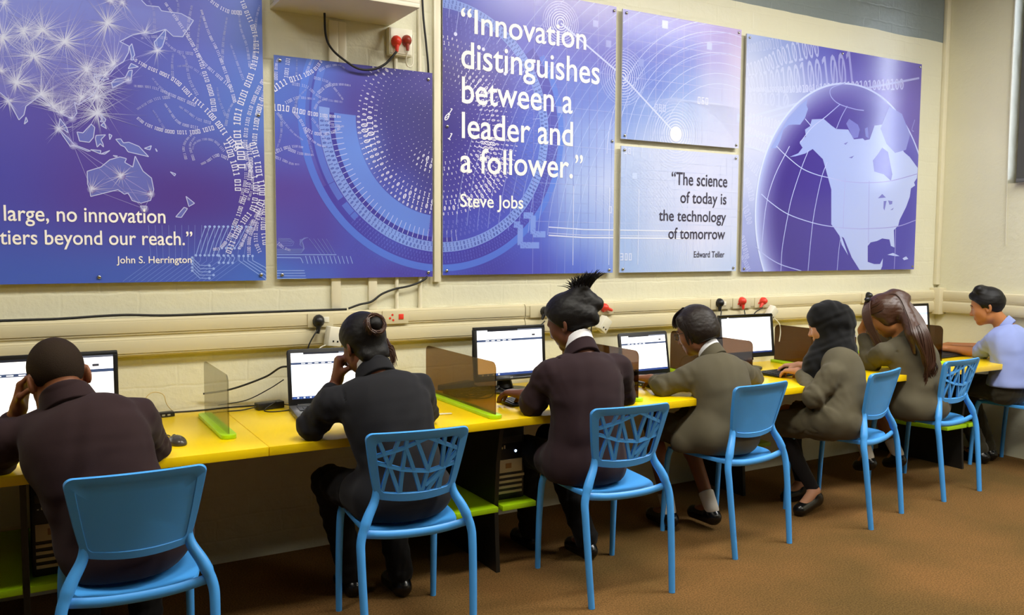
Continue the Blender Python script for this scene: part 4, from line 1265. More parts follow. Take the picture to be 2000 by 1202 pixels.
unit(-.008, 'black under-desk unit with green shelves at the left picture edge')
unit(1.828, 'black under-desk unit with green shelves left of the spiky topknot girl')
unit(3.67, 'black under-desk unit in the dark behind the bob-haired girl\'s chair', .32)
unit(5.40, 'black under-desk unit with green shelf edge below the lattice chair seat near the corner', .06, .10)


def tower(x, label):
    root = empty('computer_tower', (x + .075, -.46, .309), 0, label, 'computer', 'computer towers under the worktop')
    MB().box(x, x + .15, -.66, -.24, .3095, .66).build('case', M_BLACK, root, bevel=0.004, off=root.location)
    sil = mat('silver_plastic', (190, 176, 140), 0.4)
    MB().box(x + .012, x + .138, -.665, -.659, .435, .495).build('front_plate', sil, root, bevel=0.002, off=root.location)
    MB().box(x + .05, x + .08, -.667, -.664, .455, .478).build('badge', mat('badge_gold', (150, 110, 60), .3), root, off=root.location)
    for k in range(4):
        MB().box(x + .012, x + .138 + (.012 if k == 3 else 0), -.665, -.659, .338 + k * .0245, .350 + k * .0245).build('grille_bar', sil, root, bevel=0.001, off=root.location)
    MB().tube([(x + .105, -.6605, .53), (x + .105, -.663, .53)], .006, 10).build('power_light', mat('blue_white_led', (190, 215, 255), emit=3.0), root, off=root.location)
    for k in range(3): MB().box(x + .02 + k * .012, x + .026 + k * .012, -.662, -.6595, .545, .549 + .006 * k).build('indicator', M_WHITE, root, off=root.location)
    MB().box(x + .012, x + .138, -.664, -.659, .57, .60).build('drive_cover', mat('dark_grey_plastic', (44, 44, 46), .4), root, bevel=0.001, off=root.location)


tower(.012, 'black computer tower with silver bars at the left picture edge')
tower(1.845, 'black computer tower with silver bars left of the spiky topknot girl')


# ------------------------------------------------------------------ tinted partitions
def smoke(name, tint):
    m = bpy.data.materials.new(name)
    m.use_nodes = True
    nt = m.node_tree
    N, L = nt.nodes, nt.links
    N.remove(N['Principled BSDF'])
    out = N['Material Output']
    t = N.new('ShaderNodeBsdfTransparent')
    t.inputs[0].default_value = (*lin(tint), 1)
    g = N.new('ShaderNodeBsdfGlossy')
    g.inputs['Roughness'].default_value = 0.04
    g.inputs['Color'].default_value = (1, 1, 1, 1)
    d = N.new('ShaderNodeBsdfDiffuse')
    d.inputs[0].default_value = (*lin((36, 24, 16)), 1)
    m1 = N.new('ShaderNodeMixShader')
    m1.inputs[0].default_value = 0.10
    L.new(t.outputs[0], m1.inputs[1])
    L.new(d.outputs[0], m1.inputs[2])
    lw = N.new('ShaderNodeLayerWeight')
    lw.inputs['Blend'].default_value = 0.5
    pw = N.new('ShaderNodeMath')
    pw.operation = 'POWER'
    pw.inputs[1].default_value = 4.0
    L.new(lw.outputs['Facing'], pw.inputs[0])
    ma = N.new('ShaderNodeMath')
    ma.operation = 'MULTIPLY_ADD'
    ma.inputs[1].default_value = 0.45
    ma.inputs[2].default_value = 0.03
    L.new(pw.outputs[0], ma.inputs[0])
    m2 = N.new('ShaderNodeMixShader')
    L.new(ma.outputs[0], m2.inputs[0])
    L.new(m1.outputs[0], m2.inputs[1])
    L.new(g.outputs[0], m2.inputs[2])
    L.new(m2.outputs[0], out.inputs['Surface'])
    return m


M_SMK = smoke('smoked_brown_acrylic', (152, 126, 94))
M_SMA = smoke('smoked_amber_acrylic', (190, 164, 120))
M_SMG = smoke('smoked_grey_acrylic', (222, 221, 214))


def partition(x, y0, y1, label, m=None):
    root = empty('desk_partition', (x, (y0 + y1) / 2, DZ), 0, label, 'partition', 'tinted partitions on the worktop')
    z0, z1, r = .733, .965, .03
    pts = [(y0, z0), (y1, z0)]
    pts += [(y1 - r + r * math.cos(a), z1 - r + r * math.sin(a)) for a in np.linspace(0, math.pi / 2, 6)]
    pts += [(y0 + r + r * math.cos(a), z1 - r + r * math.sin(a)) for a in np.linspace(math.pi / 2, math.pi, 6)]
    MB().prism(pts, 0, x - .003, x + .003).build('acrylic_sheet', m or M_SMK, root, off=root.location)
    r = .025
    pl = []
    for cx, cy, a0 in ((x + .03 - r, y1 + .02 - r, 0), (x - .03 + r, y1 + .02 - r, 90), (x - .03 + r, y0 - .02 + r, 180), (x + .03 - r, y0 - .02 + r, 270)):
        pl += [(cx + r * math.cos(math.radians(a0 + k * 30)), cy + r * math.sin(math.radians(a0 + k * 30))) for k in range(4)]
    MB().prism(pl, 2, DZ + .0005, DZ + .017).build('base_rail', M_GREEN, root, bevel=0.002, off=root.location)


partition(.685, -.63, -.16, 'grey tinted partition on green base right of the boy in maroon blazer', M_SMG)
partition(1.772, -.79, -.07, 'brown tinted partition with cable tangle behind, left of the spiky topknot girl', M_SMA)
partition(2.575, -.76, -.10, 'brown tinted partition seen edge-on right of the spiky topknot girl')
partition(3.385, -.71, -.05, 'brown tinted partition behind the bob-haired girl')
partition(4.255, -.68, -.06, 'brown tinted partition behind the hands of the girl in black headscarf')
partition(5.15, -.64, -.03, 'brown tinted partition beside the long-haired girl, nearest the corner')


# ------------------------------------------------------------------ screens, laptops
def quads_mesh(name, rects, parent, m, y, M=None):
    """flat coloured rectangles (x0, x1, z0, z1, rgb), drawn as the picture on a screen"""
    vs, fs, cs = [], [], []
    for i, (x0, x1, z0, z1, rgb) in enumerate(rects):
        n = len(vs)
        yy = y - 0.00012 * i
        vs += [(x0, yy, z0), (x1, yy, z0), (x1, yy, z1), (x0, yy, z1)]
        fs.append((n, n + 1, n + 2, n + 3))
        cs += [rgb] * 4
    if M is not None: vs = [tuple(M @ Vector(q)) for q in vs]
    me = bpy.data.meshes.new(name)
    me.from_pydata(vs, [], fs)
    at = me.color_attributes.new('Col', 'FLOAT_COLOR', 'POINT')
    c = np.concatenate([lin(cs), np.ones((len(cs), 1))], 1).astype(np.float32)
    at.data.foreach_set('color', c.ravel())
    me.materials.append(m)
    o = bpy.data.objects.new(name, me)
    COL.objects.link(o)
    o.parent = parent
    return o


M_SCR = mat('lit_screen', (255, 255, 255), 0.25, 0.5, attr=True, emit=1.0)


def page(w, h, style):
    """the lit page: (x from the left, z from the bottom) in metres"""
    R = [(0, w, 0, h, (250, 250, 255))]
    if style == 'plain':
        R += [(0, w * .12, h * .965, h, (40, 48, 60)), (w * .15, w, h * .975, h, (60, 66, 80)), (0, w, 0, h * .05, (36, 50, 96))]
        for k in range(5): R.append((w * .03, w * (.2 + .1 * (k % 3)), h * (.84 - k * .05), h * (.843 - k * .05), (226, 228, 236)))
        return R
    if style == 'pale':
        R += [(0, w, h * .72, h * .80, (176, 198, 236)), (w * .62, w * .66, h * .86, h * .89, (60, 64, 90)), (w * .68, w * .71, h * .86, h * .89, (70, 74, 100)), (0, w * .5, h * .60, h * .63, (190, 206, 236)), (0, w, 0, h * .05, (36, 50, 96))]
        return R
    R += [(0, w * .16, h * .955, h, (210, 214, 224)), (w * .16, w * .62, h * .962, h, (34, 36, 44)), (w * .62, w, h * .968, h, (90, 96, 112)),
          (0, w, h * .745, h * .79, (52, 66, 98)), (w * .78, w * .825, h * .84, h * .865, (196, 190, 186)), (w * .84, w * .89, h * .835, h * .87, (50, 50, 58)),
          (0, w, 0, h * .055, (44, 62, 116))]
    for k in range(5): R.append((w * (.13 + .085 * k), w * (.13 + .085 * k + .05), h * .758, h * .775, (225, 230, 240)))
    for k in range(8): R.append((w * (.02 + .04 * k), w * (.045 + .04 * k), h * .012, h * .042, (190, 200, 225) if k % 2 else (60, 90, 150)))
    if style == 'mail':
        for k in range(8): R.append((0, w * (.22 - .012 * k), h * (.66 - .045 * k), h * (.705 - .045 * k), (196 + 4 * k, 222 + 2 * k, 246)))
        for k in range(6): R.append((w * .22, w * (.5 + .06 * (k % 4)), h * (.69 - .05 * k), h * (.693 - .05 * k), (210, 216, 228)))
    if style == 'form':
        R += [(w * .62, w * .78, h * .285, h * .29, (220, 160, 170)), (w * .775, w * .78, h * .285, h * .33, (220, 170, 180))]
    return R


def text_mesh(s, h, name, m, parent, M):
    cu = bpy.data.curves.new(name, 'FONT')
    cu.body = s
    cu.size = h / .73
    cu.align_x = 'CENTER'
    ob = bpy.data.objects.new(name, cu)
    COL.objects.link(ob)
    me = bpy.data.meshes.new_from_object(ob.evaluated_get(bpy.context.evaluated_depsgraph_get()))
    bpy.data.objects.remove(ob)
    me.transform(M @ Matrix.Rotation(math.pi / 2, 4, 'X'))
    me.materials.append(m)
    o = bpy.data.objects.new(name, me)
    COL.objects.link(o)
    o.parent = parent
    return o


def monitor(x, y, zbot, w, h, tilt, rz, label, style, brand=True):
    root = empty('computer_monitor', (x, y, DZ), rz, label, 'monitor', 'computer monitors on the worktop')
    M = Matrix.Translation((0, 0, zbot - DZ)) @ Matrix.Rotation(-tilt, 4, 'X')
    b, bb = .016, .026
    mb = MB()
    mb.box(-w / 2, w / 2, 0, .02, 0, bb).box(-w / 2, w / 2, 0, .02, h - b, h).box(-w / 2, -w / 2 + b, 0, .02, bb, h - b).box(w / 2 - b, w / 2, 0, .02, bb, h - b)
    bz = mb.build('bezel', M_BLACK, root, bevel=0.002, M=M)
    MB().prism([(.018, .01), (.018, h - .01), (.045, h - .05), (.055, h * .5), (.045, .05)], 0, -w / 2 + .01, w / 2 - .01).build('rear_housing', M_BLACK, root, bevel=0.006, M=M)
    W2, H2 = w - 2 * b, h - b - bb
    quads_mesh('screen', page(W2, H2, style), root, M_SCR, .004, M @ Matrix.Translation((-W2 / 2, 0, bb)))
    if brand: text_mesh('LG', .009, 'maker_mark', mat('pale_print', (190, 190, 195), .4), bz, M @ Matrix.Translation((0, -.0008, .008)))
    MB().tube([(0, .06, zbot - DZ + h * .45), (0, .085, .09), (0, .07, .012)], [(.03, .022), (.034, .018), (.05, .03)], 12).build('stand_neck', M_BLACK, root, smooth=True)
    pts = [(.12 * math.cos(a), .04 + .095 * math.sin(a)) for a in np.linspace(0, 2 * math.pi, 28, endpoint=False)]
    MB().prism(pts, 2, .0005, .013).build('stand_base', M_BLACK, root, bevel=0.003)
    MB().box(-.02, .02, .045, .0665, zbot - DZ + h * .38, zbot - DZ + h * .52).build('hinge', M_BLACK, root)


monitor(.085, -.25, .735, .505, .305, .06, 0, 'black monitor in front of the boy in maroon blazer, at the left picture edge', 'main')
monitor(2.165, -.25, .785, .415, .275, .07, 0, 'black monitor in front of the spiky topknot girl', 'form')
monitor(3.83, -.25, .795, .425, .265, .12, -.04, 'black monitor with empty white page, left of the girl in black headscarf', 'plain')
monitor(5.41, -.24, .80, .40, .275, .10, -.05, 'black monitor half hidden behind the long-haired girl, nearest the corner', 'pale', False)


def keys(mb, x0, x1, y0, y1, z, nx, ny, hgt=.004):
    dx, dy = (x1 - x0) / nx, (y1 - y0) / ny
    for j in range(ny):
        i = 0
        while i < nx:
            wk = 5 if (j == 0 and i == nx // 3) else 1
            mb.box(x0 + i * dx + dx * .08, x0 + min(nx, i + wk) * dx - dx * .08, y0 + j * dy + dy * .1, y0 + (j + 1) * dy - dy * .1, z, z + hgt)
            i += wk


M_LAPG = mat('grey_laptop_plastic', (86, 86, 86), 0.35)
M_KEY = mat('dark_keys', (24, 24, 26), 0.5)


def laptop(x, y, w, d, h, tilt, rz, label, style, deck):
    root = empty('laptop', (x, y, DZ), rz, label, 'laptop')
    bs = MB().prism([(0, .001), (-d, .001), (-d, .015), (-d + .01, .022), (0, .026)], 0, -w / 2, w / 2).build('base', deck, root, bevel=0.003)
    kb = MB()
    keys(kb, -w * .43, w * .43, -d * .52, -d * .12, .0245, 15, 5, .003)
    kb.build('keyboard', M_KEY, bs)
    MB().box(-.045, .045, -d * .92, -d * .64, .0215, .0235).build('touchpad', mat('touchpad_grey', (60, 60, 62), .4), bs, bevel=0.001)
    pt = MB()
    for k in range(5): pt.box(-w / 2 - .0008, -w / 2 + .001, -d * .3 - k * .022, -d * .3 + .014 - k * .022, .006, .013)
    pt.build('side_port', mat('port_metal', (150, 150, 140), .4), bs)
    M = Matrix.Translation((0, .002, .024)) @ Matrix.Rotation(-tilt, 4, 'X')
    lid = MB()
    r = .016
    pts = []
    for cx, cz, a0 in ((w / 2 - r, h - r, 0), (-w / 2 + r, h - r, 90), (-w / 2 + .004, .004, 180), (w / 2 - .004, .004, 270)):
        rr = r if a0 < 180 else .004
        pts += [(cx + rr * math.cos(math.radians(a0 + k * 22.5)), cz + rr * math.sin(math.radians(a0 + k * 22.5))) for k in range(5)]
    lid.prism(pts, 1, 0, .011)
    ld = lid.build('lid', M_BLACK, root, bevel=0.002, M=M)
    W2, H2 = w - .034, h - .046
    quads_mesh('screen', page(W2, H2, style), ld, M_SCR, -.0006, M @ Matrix.Translation((-W2 / 2, 0, .028)))
    MB().tube([(-w * .4, .006, .024), (w * .4, .006, .024)], .007, 10).build('hinge_bar', M_BLACK, root, smooth=True)


laptop(1.225, -.235, .385, .26, .255, .20, -.13, 'dark grey laptop in front of the girl with dark bun and raised fist', 'mail', M_LAPG)
laptop(3.04, -.255, .355, .25, .245, .16, .03, 'black laptop in front of the bob-haired girl with glasses', 'main', M_BLACK)


def keyboard(x, y, rz, label):
    root = empty('computer_keyboard', (x, y, DZ), rz, label, 'keyboard', 'black keyboards on the worktop')
    MB().prism([(-.07, .002), (.07, .002), (.07, .022), (-.065, .013), (-.07, .010)], 0, -.22, .22).build('keyboard_body', M_BLACK, root, bevel=0.003)
    kb = MB()
    keys(kb, -.21, .21, -.055, .055, .0, 21, 6, .005)
    kb.build('keys', M_KEY, root, M=Matrix.Translation((0, 0, .0158)) @ Matrix.Rotation(math.atan(.009 / .135), 4, 'X'))
    for sx in (-1, 1): MB().box(sx * .18 - .015, sx * .18 + .015, .055, .062, .001, .012).build('foot', M_BLACK, root)


keyboard(2.185, -.535, 0, 'black keyboard under the hand of the spiky topknot girl')
keyboard(3.965, -.475, .05, 'black keyboard under the hands of the girl in black headscarf')
keyboard(5.50, -.42, .05, 'black keyboard under the hands of the boy in blue shirt')

ms = empty('computer_mouse', (.497, -.632, DZ), .25, 'dark grey mouse right of the boy in maroon blazer', 'mouse')
mb = MB()
mb.ball((0, 0, .004), (.031, .054, .030), 20, 12)
mb.v = [(a, b, max(c, .001)) for a, b, c in mb.v]
mb.build('mouse_shell', mat('mouse_grey', (70, 66, 60), .22), ms, smooth=True)
MB().tube([(0, .022, .028), (0, .032, .0255)], .006, 10).build('scroll_wheel', M_BLACK, ms, smooth=True)
cable('cord', [(0, .05, .01), (.02, .11, .003), (.03, .16, .003), (-.02, .24, .003), (-.04, .36, .003), (-.06, .50, .004)], .002, M_CABLE, parent=ms)

# small things and cables on the worktop
pb = empty('power_adapter', (.975, -.10, DZ), .15, 'black laptop power brick at the foot of the wall', 'power adapter')
MB().box(-.062, .062, -.026, .026, .001, .032).build('brick', M_BLACK, pb, bevel=0.004)
cable('cord', [(-.06, 0, .015), (-.12, .01, .006), (-.2, .03, .005), (-.3, .04, .006)], .003, M_CABLE, parent=pb)
cable('cord', [(.06, 0, .015), (.10, -.03, .004), (.05, -.10, .003), (-.03, -.09, .003), (-.04, -.04, .005), (.02, -.03, .035)], .0025, M_CABLE, parent=pb)
hb = empty('small_black_hub', (.525, -.075, DZ), .1, 'small black hub at the wall beside the grey tinted partition', 'hub')
MB().box(-.045, .045, -.018, .018, .001, .022).build('hub_body', M_BLACK, hb, bevel=0.003)
for k in range(3): MB().box(-.03 + k * .022, -.018 + k * .022, -.0188, -.0178, .007, .014).build('port', mat('port_metal', (150, 150, 140), .4), hb)
cable('black_cable', [(.48, -.05, .727), (.56, -.03, .728), (.66, -.035, .727), (.80, -.03, .728), (.92, -.04, .728), (1.05, -.05, .728)], .004, M_CABLE, 'black cable along the wall foot behind the grey tinted partition', 'cable')
cable('black_cable', [(.70, -.03, .80), (.82, -.05, .815), (.96, -.09, .865), (1.03, -.12, .91), (1.10, -.13, .90)], .0045, M_CABLE, 'black cable rising from the grey tinted partition to the open laptop', 'cable')
cable('thin_black_cord', [(.76, -.04, .745), (.88, -.06, .76), (.98, -.09, .81), (1.04, -.11, .85)], .0025, M_CABLE, 'thin black cord slanting up left of the open laptop', 'cable')
cable('beige_cord', [(.46, -.05, .727), (.455, -.05, .79), (.485, -.045, .825), (.53, -.045, .815), (.545, -.05, .77), (.57, -.05, .735)], .002, mat('beige_cord', (205, 185, 130), .5), 'thin beige cord looping up against the wall right of the boy in maroon', 'cable')
rr = random.Random(3)
for k in range(5):
    cx, cy, R = 1.93 + .02 * rr.random(), -.30 + .03 * rr.random(), .085 + .03 * rr.random()
    pts = []
    for i in range(26):
        a = i / 25 * 2 * math.pi * 2.2 + k
        R2 = R * (1 + .25 * math.sin(a * 1.7 + k))
        pts.append((cx + R2 * 1.15 * math.cos(a), cy + R2 * .7 * math.sin(a), .726 + .004 * k + .010 * (1 + math.sin(a * 2.3 + k))))
    cable('tangled_cable', pts, .0028, M_CABLE, 'black cable coiled in the tangle behind the brown partition', 'cable', 'tangled cables behind the brown partition', n=4)
tr = empty('cable_adapter', (1.90, -.15, DZ), .35, 'long black adapter lying on the cable tangle', 'power adapter')
MB().box(-.11, .11, -.026, .026, .026, .056).build('brick', M_BLACK, tr, bevel=0.006)
MB().box(-.08, .08, -.018, .018, .001, .026).build('lower_brick', M_BLACK, tr, bevel=0.004)
cable('cord', [(.10, 0, .04), (.18, -.02, .01), (.26, -.10, .004), (.24, -.2, .003), (.15, -.17, .004)], .003, M_CABLE, parent=tr)
pn = MB().tube([(-.032, 0, .0045), (.026, 0, .0045), (.034, 0, .0045)], [.0045, .0045, .002], 10).build('chalk_stub', M_WHITE, smooth=True)
pn.location, pn.rotation_euler = (1.612, -.616, DZ + .0003), (0, 0, -.2)
tag(pn, 'short white stick on the yellow worktop left of the cable tangle partition', 'chalk')
cable('black_cable', [(2.30, -.20, .74), (2.38, -.30, .725), (2.42, -.38, .724), (2.33, -.42, .724), (2.22, -.36, .724)], .0035, M_CABLE, 'black cable on the worktop in front of the spiky topknot girl\'s monitor', 'cable')
cable('thin_black_cord', [(5.60, -.10, .73), (5.66, -.14, .76), (5.72, -.20, .745), (5.80, -.30, .727), (5.86, -.40, .727)], .0025, M_CABLE, 'thin black cord on the worktop corner behind the boy\'s hands', 'cable')
cable('yellow_green_cord', [(2.99, -.10, .74), (3.20, -.08, .80), (3.29, -.07, .80), (3.33, -.07, .75)], .003, mat('lime_cord', (190, 200, 120), .5), 'thin pale cord right of the black laptop', 'cable')


# ------------------------------------------------------------------ chairs
M_BLUE = mat('blue_chair_plastic', (74, 162, 242), 0.38, 0.5, bump=0.08, bscale=900, bdist=.0005)


def chair_parts(root, lattice):
    SH = .452                               # seat height
    ZB, ZT = .562, .815                     # backrest
    def surf(u, v, o=0.0):
        """backrest surface: u -1..1 across, v 0..1 up, o offset towards the rear"""
        w = lerp(.143, .196, v ** .75)
        sag = -.016 * (1 - u * u) * (1 - v)
        z = lerp(ZB, ZT, v) + sag
        y = lerp(-.178, -.232, v ** 1.15) + .020 * u * u
        return (u * w, y - o, z)
    # rounded outline in (u, v)
    def outline(n=9):
        out = []
        ru, rv = .15, .11
        for cu, cv, a0 in ((1 - ru, 1 - rv, 0), (-1 + ru, 1 - rv, 90), (-1 + ru * .7, rv * .7, 180), (1 - ru * .7, rv * .7, 270)):
            k = 1 if a0 < 180 else .7
            for i in range(n):
                a = math.radians(a0 + 90 * i / (n - 1))
                out.append((cu + ru * k * math.cos(a), cv + rv * k * math.sin(a)))
            # points along the following side
            nxt = {0: ((1 - ru, 1), (-1 + ru, 1)), 90: ((-1, 1 - rv), (-1, rv * .7)), 180: ((-1 + ru * .7, 0), (1 - ru * .7, 0)), 270: ((1, rv * .7), (1, 1 - rv))}[a0]
            for i in range(1, 12):
                t = i / 12
                out.append((lerp(nxt[0][0], nxt[1][0], t), lerp(nxt[0][1], nxt[1][1], t)))
        return out
    O = outline()
    n = len(O)
    T = .009
    def ring(s, o):
        # shrink towards the centre, evenly in metres rather than in proportion
        du, dv = s / .177, s / .253
        return [surf(max(-1, min(1, u * (1 - du))) if True else u, .5 + (v - .5) * (1 - 2 * dv), o) for u, v in O]
    mb = MB()
    if lattice:
        rings = [ring(0, 0), ring(.003, T), ring(.030, T), ring(.033, T - .004), ring(.033, -T + .004), ring(.030, -T), ring(.003, -T)]
        vs = [q for r in rings for q in r]
        fs = []
        m = len(rings)
        for k in range(m):
            for i in range(n):
                fs.append((k * n + i, k * n + (i + 1) % n, ((k + 1) % m) * n + (i + 1) % n, ((k + 1) % m) * n + i))
        mb.add(vs, fs)
        iu, iv = 1 - .028 / .177, .5 - .028 / .253
        # bars: ends in the opening's own (a, b) frame, 0..1
        bars = [((.05, 1), (.26, 0)), ((.27, 1), (.02, 0)), ((.36, 1), (.27, 0)), ((.345, .86), (.56, 0)), ((.46, 1), (.64, .38)), ((.72, 1), (.58, 0)), ((.80, 1), (.84, 0)), ((.94, 1), (.88, .55)), ((.88, .55), (.80, 0)),
                ((0, .70), (.30, .83)), ((.30, .83), (.60, 1)), ((0, .58), (.30, .45)), ((.30, .45), (.66, .38)), ((.66, .38), (1, .45)), ((.60, 1), (1, .72)), ((1, .68), (.64, 0)), ((.62, .12), (.86, .40))]
        for (a0, b0), (a1, b1) in bars:
            L = 6
            P, S = [], []
            for i in range(L + 1):
                t = i / L
                a, b = lerp(a0, a1, t), lerp(b0, b1, t)
                P.append(Vector(surf((a * 2 - 1) * iu, .5 + (b - .5) * 2 * iv, 0)))
            d = (P[-1] - P[0])
            d.y = 0
            d.normalize()
            nn = Vector((-d.z, 0, d.x)) * .0080
            yy = Vector((0, .0065, 0))
            vs, fs = [], []
            for q in P: vs += [q + nn + yy * .6, q + nn * .8 - yy, q - nn * .8 - yy, q - nn + yy * .6]
            for i in range(L):
                for k in range(4): fs.append((i * 4 + k, i * 4 + (k + 1) % 4, i * 4 + 4 + (k + 1) % 4, i * 4 + 4 + k))
            fs += [(0, 1, 2, 3), (L * 4, L * 4 + 3, L * 4 + 2, L * 4 + 1)]
            mb.add(vs, fs)
    else:
        rear = [ring(0, 0), ring(.003, T), ring(.024, T), ring(.026, T - .003), ring(.055, T - .0035), ring(.085, T - .0035)]
        front = [ring(.003, -T), ring(.03, -T), ring(.085, -T)]
        for seq in (rear, [rear[0]] + front):
            vs = [q for r in seq for q in r]
            k0 = len(seq)
            fs = []
            for k in range(k0 - 1):
                for i in range(n): fs.append((k * n + i, k * n + (i + 1) % n, (k + 1) * n + (i + 1) % n, (k + 1) * n + i))
            c = len(vs)
            oo = T - .0035 if seq is rear else -T
            vs.append(surf(0, .5, oo))
            for i in range(n): fs.append(((k0 - 1) * n + i, (k0 - 1) * n + (i + 1) % n, c))
            mb.add(vs, fs)
    mb.build('backrest', M_BLUE, root, smooth=True)
    # seat: dished board with rounded outline
    so = []
    for i in range(64):
        a = 2 * math.pi * i / 64
        ca, sa = math.cos(a), math.sin(a)
        so.append((math.copysign(abs(ca) ** .42, ca), math.copysign(abs(sa) ** .42, sa)))
    def sp(u, v, dz):
        x = u * lerp(.182, .198, (v + 1) / 2)
        y = lerp(-.182, .250, (v + 1) / 2)
        z = SH - .020 * (1 - (u * u)) * (.35 + .65 * (1 - v) / 2) - .014 * max(0, v - .55) ** 1.5 / .3
        return (x, y, z + dz)
    mb = MB()
    rs = [[sp(u * k, v * k, 0) for u, v in so] for k in (0.0001, .3, .55, .78, .92, .985)] + [[sp(u, v, -.008) for u, v in so]] + [[sp(u * k, v * k, -.020) for u, v in so] for k in (.985, .9, .5, .0001)]
    vs = [q for r in rs for q in r]
    mb.add(vs, [(k * 64 + i, k * 64 + (i + 1) % 64, (k + 1) * 64 + (i + 1) % 64, (k + 1) * 64 + i) for k in range(len(rs) - 1) for i in range(64)])
    # rear rail between the uprights
    mb.tube(spline([(-.20, -.182, SH - .004), (-.1, -.186, SH - .018), (0, -.187, SH - .022), (.1, -.186, SH - .018), (.20, -.182, SH - .004)], 6), [(.016, .010)] * 25, 10)
    mb.build('seat', M_BLUE, root, smooth=True)
    for s in (-1, 1):
        path = spline([(s * .197, -.246, 0), (s * .204, -.226, .20), (s * .208, -.208, .36), (s * .205, -.196, .43), (s * .180, -.184, .50), (s * .150, -.168, .555), (s * .143, -.163, .59), (s * .152, -.167, .63)], 6)
        m = len(path)
        rad = [lerp(.0135, .0165, min(1, i / (m * .45))) if i < m * .5 else (lerp(.0195, .0145, (i / m - .5) / .3) if i < m * .8 else lerp(.0145, .006, (i / m - .8) / .2)) for i in range(m)]
        MB().tube(path, [(r, r * 1.02) for r in rad], 12).build('leg', M_BLUE, root, smooth=True)
        path = spline([(s * .198, .238, 0), (s * .198, .230, .2), (s * .194, .215, .38), (s * .186, .200, .440)], 6)
        m = len(path)
        MB().tube(path, [lerp(.0125, .0165, i / m) for i in range(m)], 12).build('leg', M_BLUE, root, smooth=True)


def chair_copy(src, loc, rz, label):
    r = src.copy()
    COL.objects.link(r)
    r.location, r.rotation_euler = loc, (0, 0, rz)
    r['label'] = label
    for ch in list(src.children):
        c = ch.copy()
        COL.objects.link(c)
        c.parent = r
    return r


GRP = 'blue plastic chairs along the worktop'
CH = {}
ca = empty('plastic_chair', (.285, -1.135, 0), math.radians(-1), 'blue chair with solid back under the cropped boy in maroon, nearest', 'chair', GRP)
chair_parts(ca, False)
cb = empty('plastic_chair', (1.243, -1.015, 0), math.radians(-7), 'blue lattice-back chair under the girl with dark bun and raised fist', 'chair', GRP)
chair_parts(cb, True)
cc = chair_copy(cb, (2.190, -1.012, 0), math.radians(-5), 'blue lattice-back chair under the girl with spiky topknot')
cd = chair_copy(ca, (3.062, -.862, 0), math.radians(4), 'blue solid-back chair under the bob-haired girl with glasses')
ce = chair_copy(ca, (3.942, -.872, 0), math.radians(14), 'blue solid-back chair under the girl in black headscarf')
cf = chair_copy(cb, (4.785, -.785, 0), math.radians(4), 'blue lattice-back chair under the girl with long loose hair')
cg = chair_copy(ca, (5.765, -.84, 0), math.radians(2), 'blue chair mostly cropped under the boy in pale blue shirt, rightmost')

# ------------------------------------------------------------------ people: distance fields turned into smooth continuous meshes
V3 = lambda *a: np.array(a, float)


def unitv(v):
    v = np.asarray(v, float)
    return v / max(1e-9, np.linalg.norm(v))


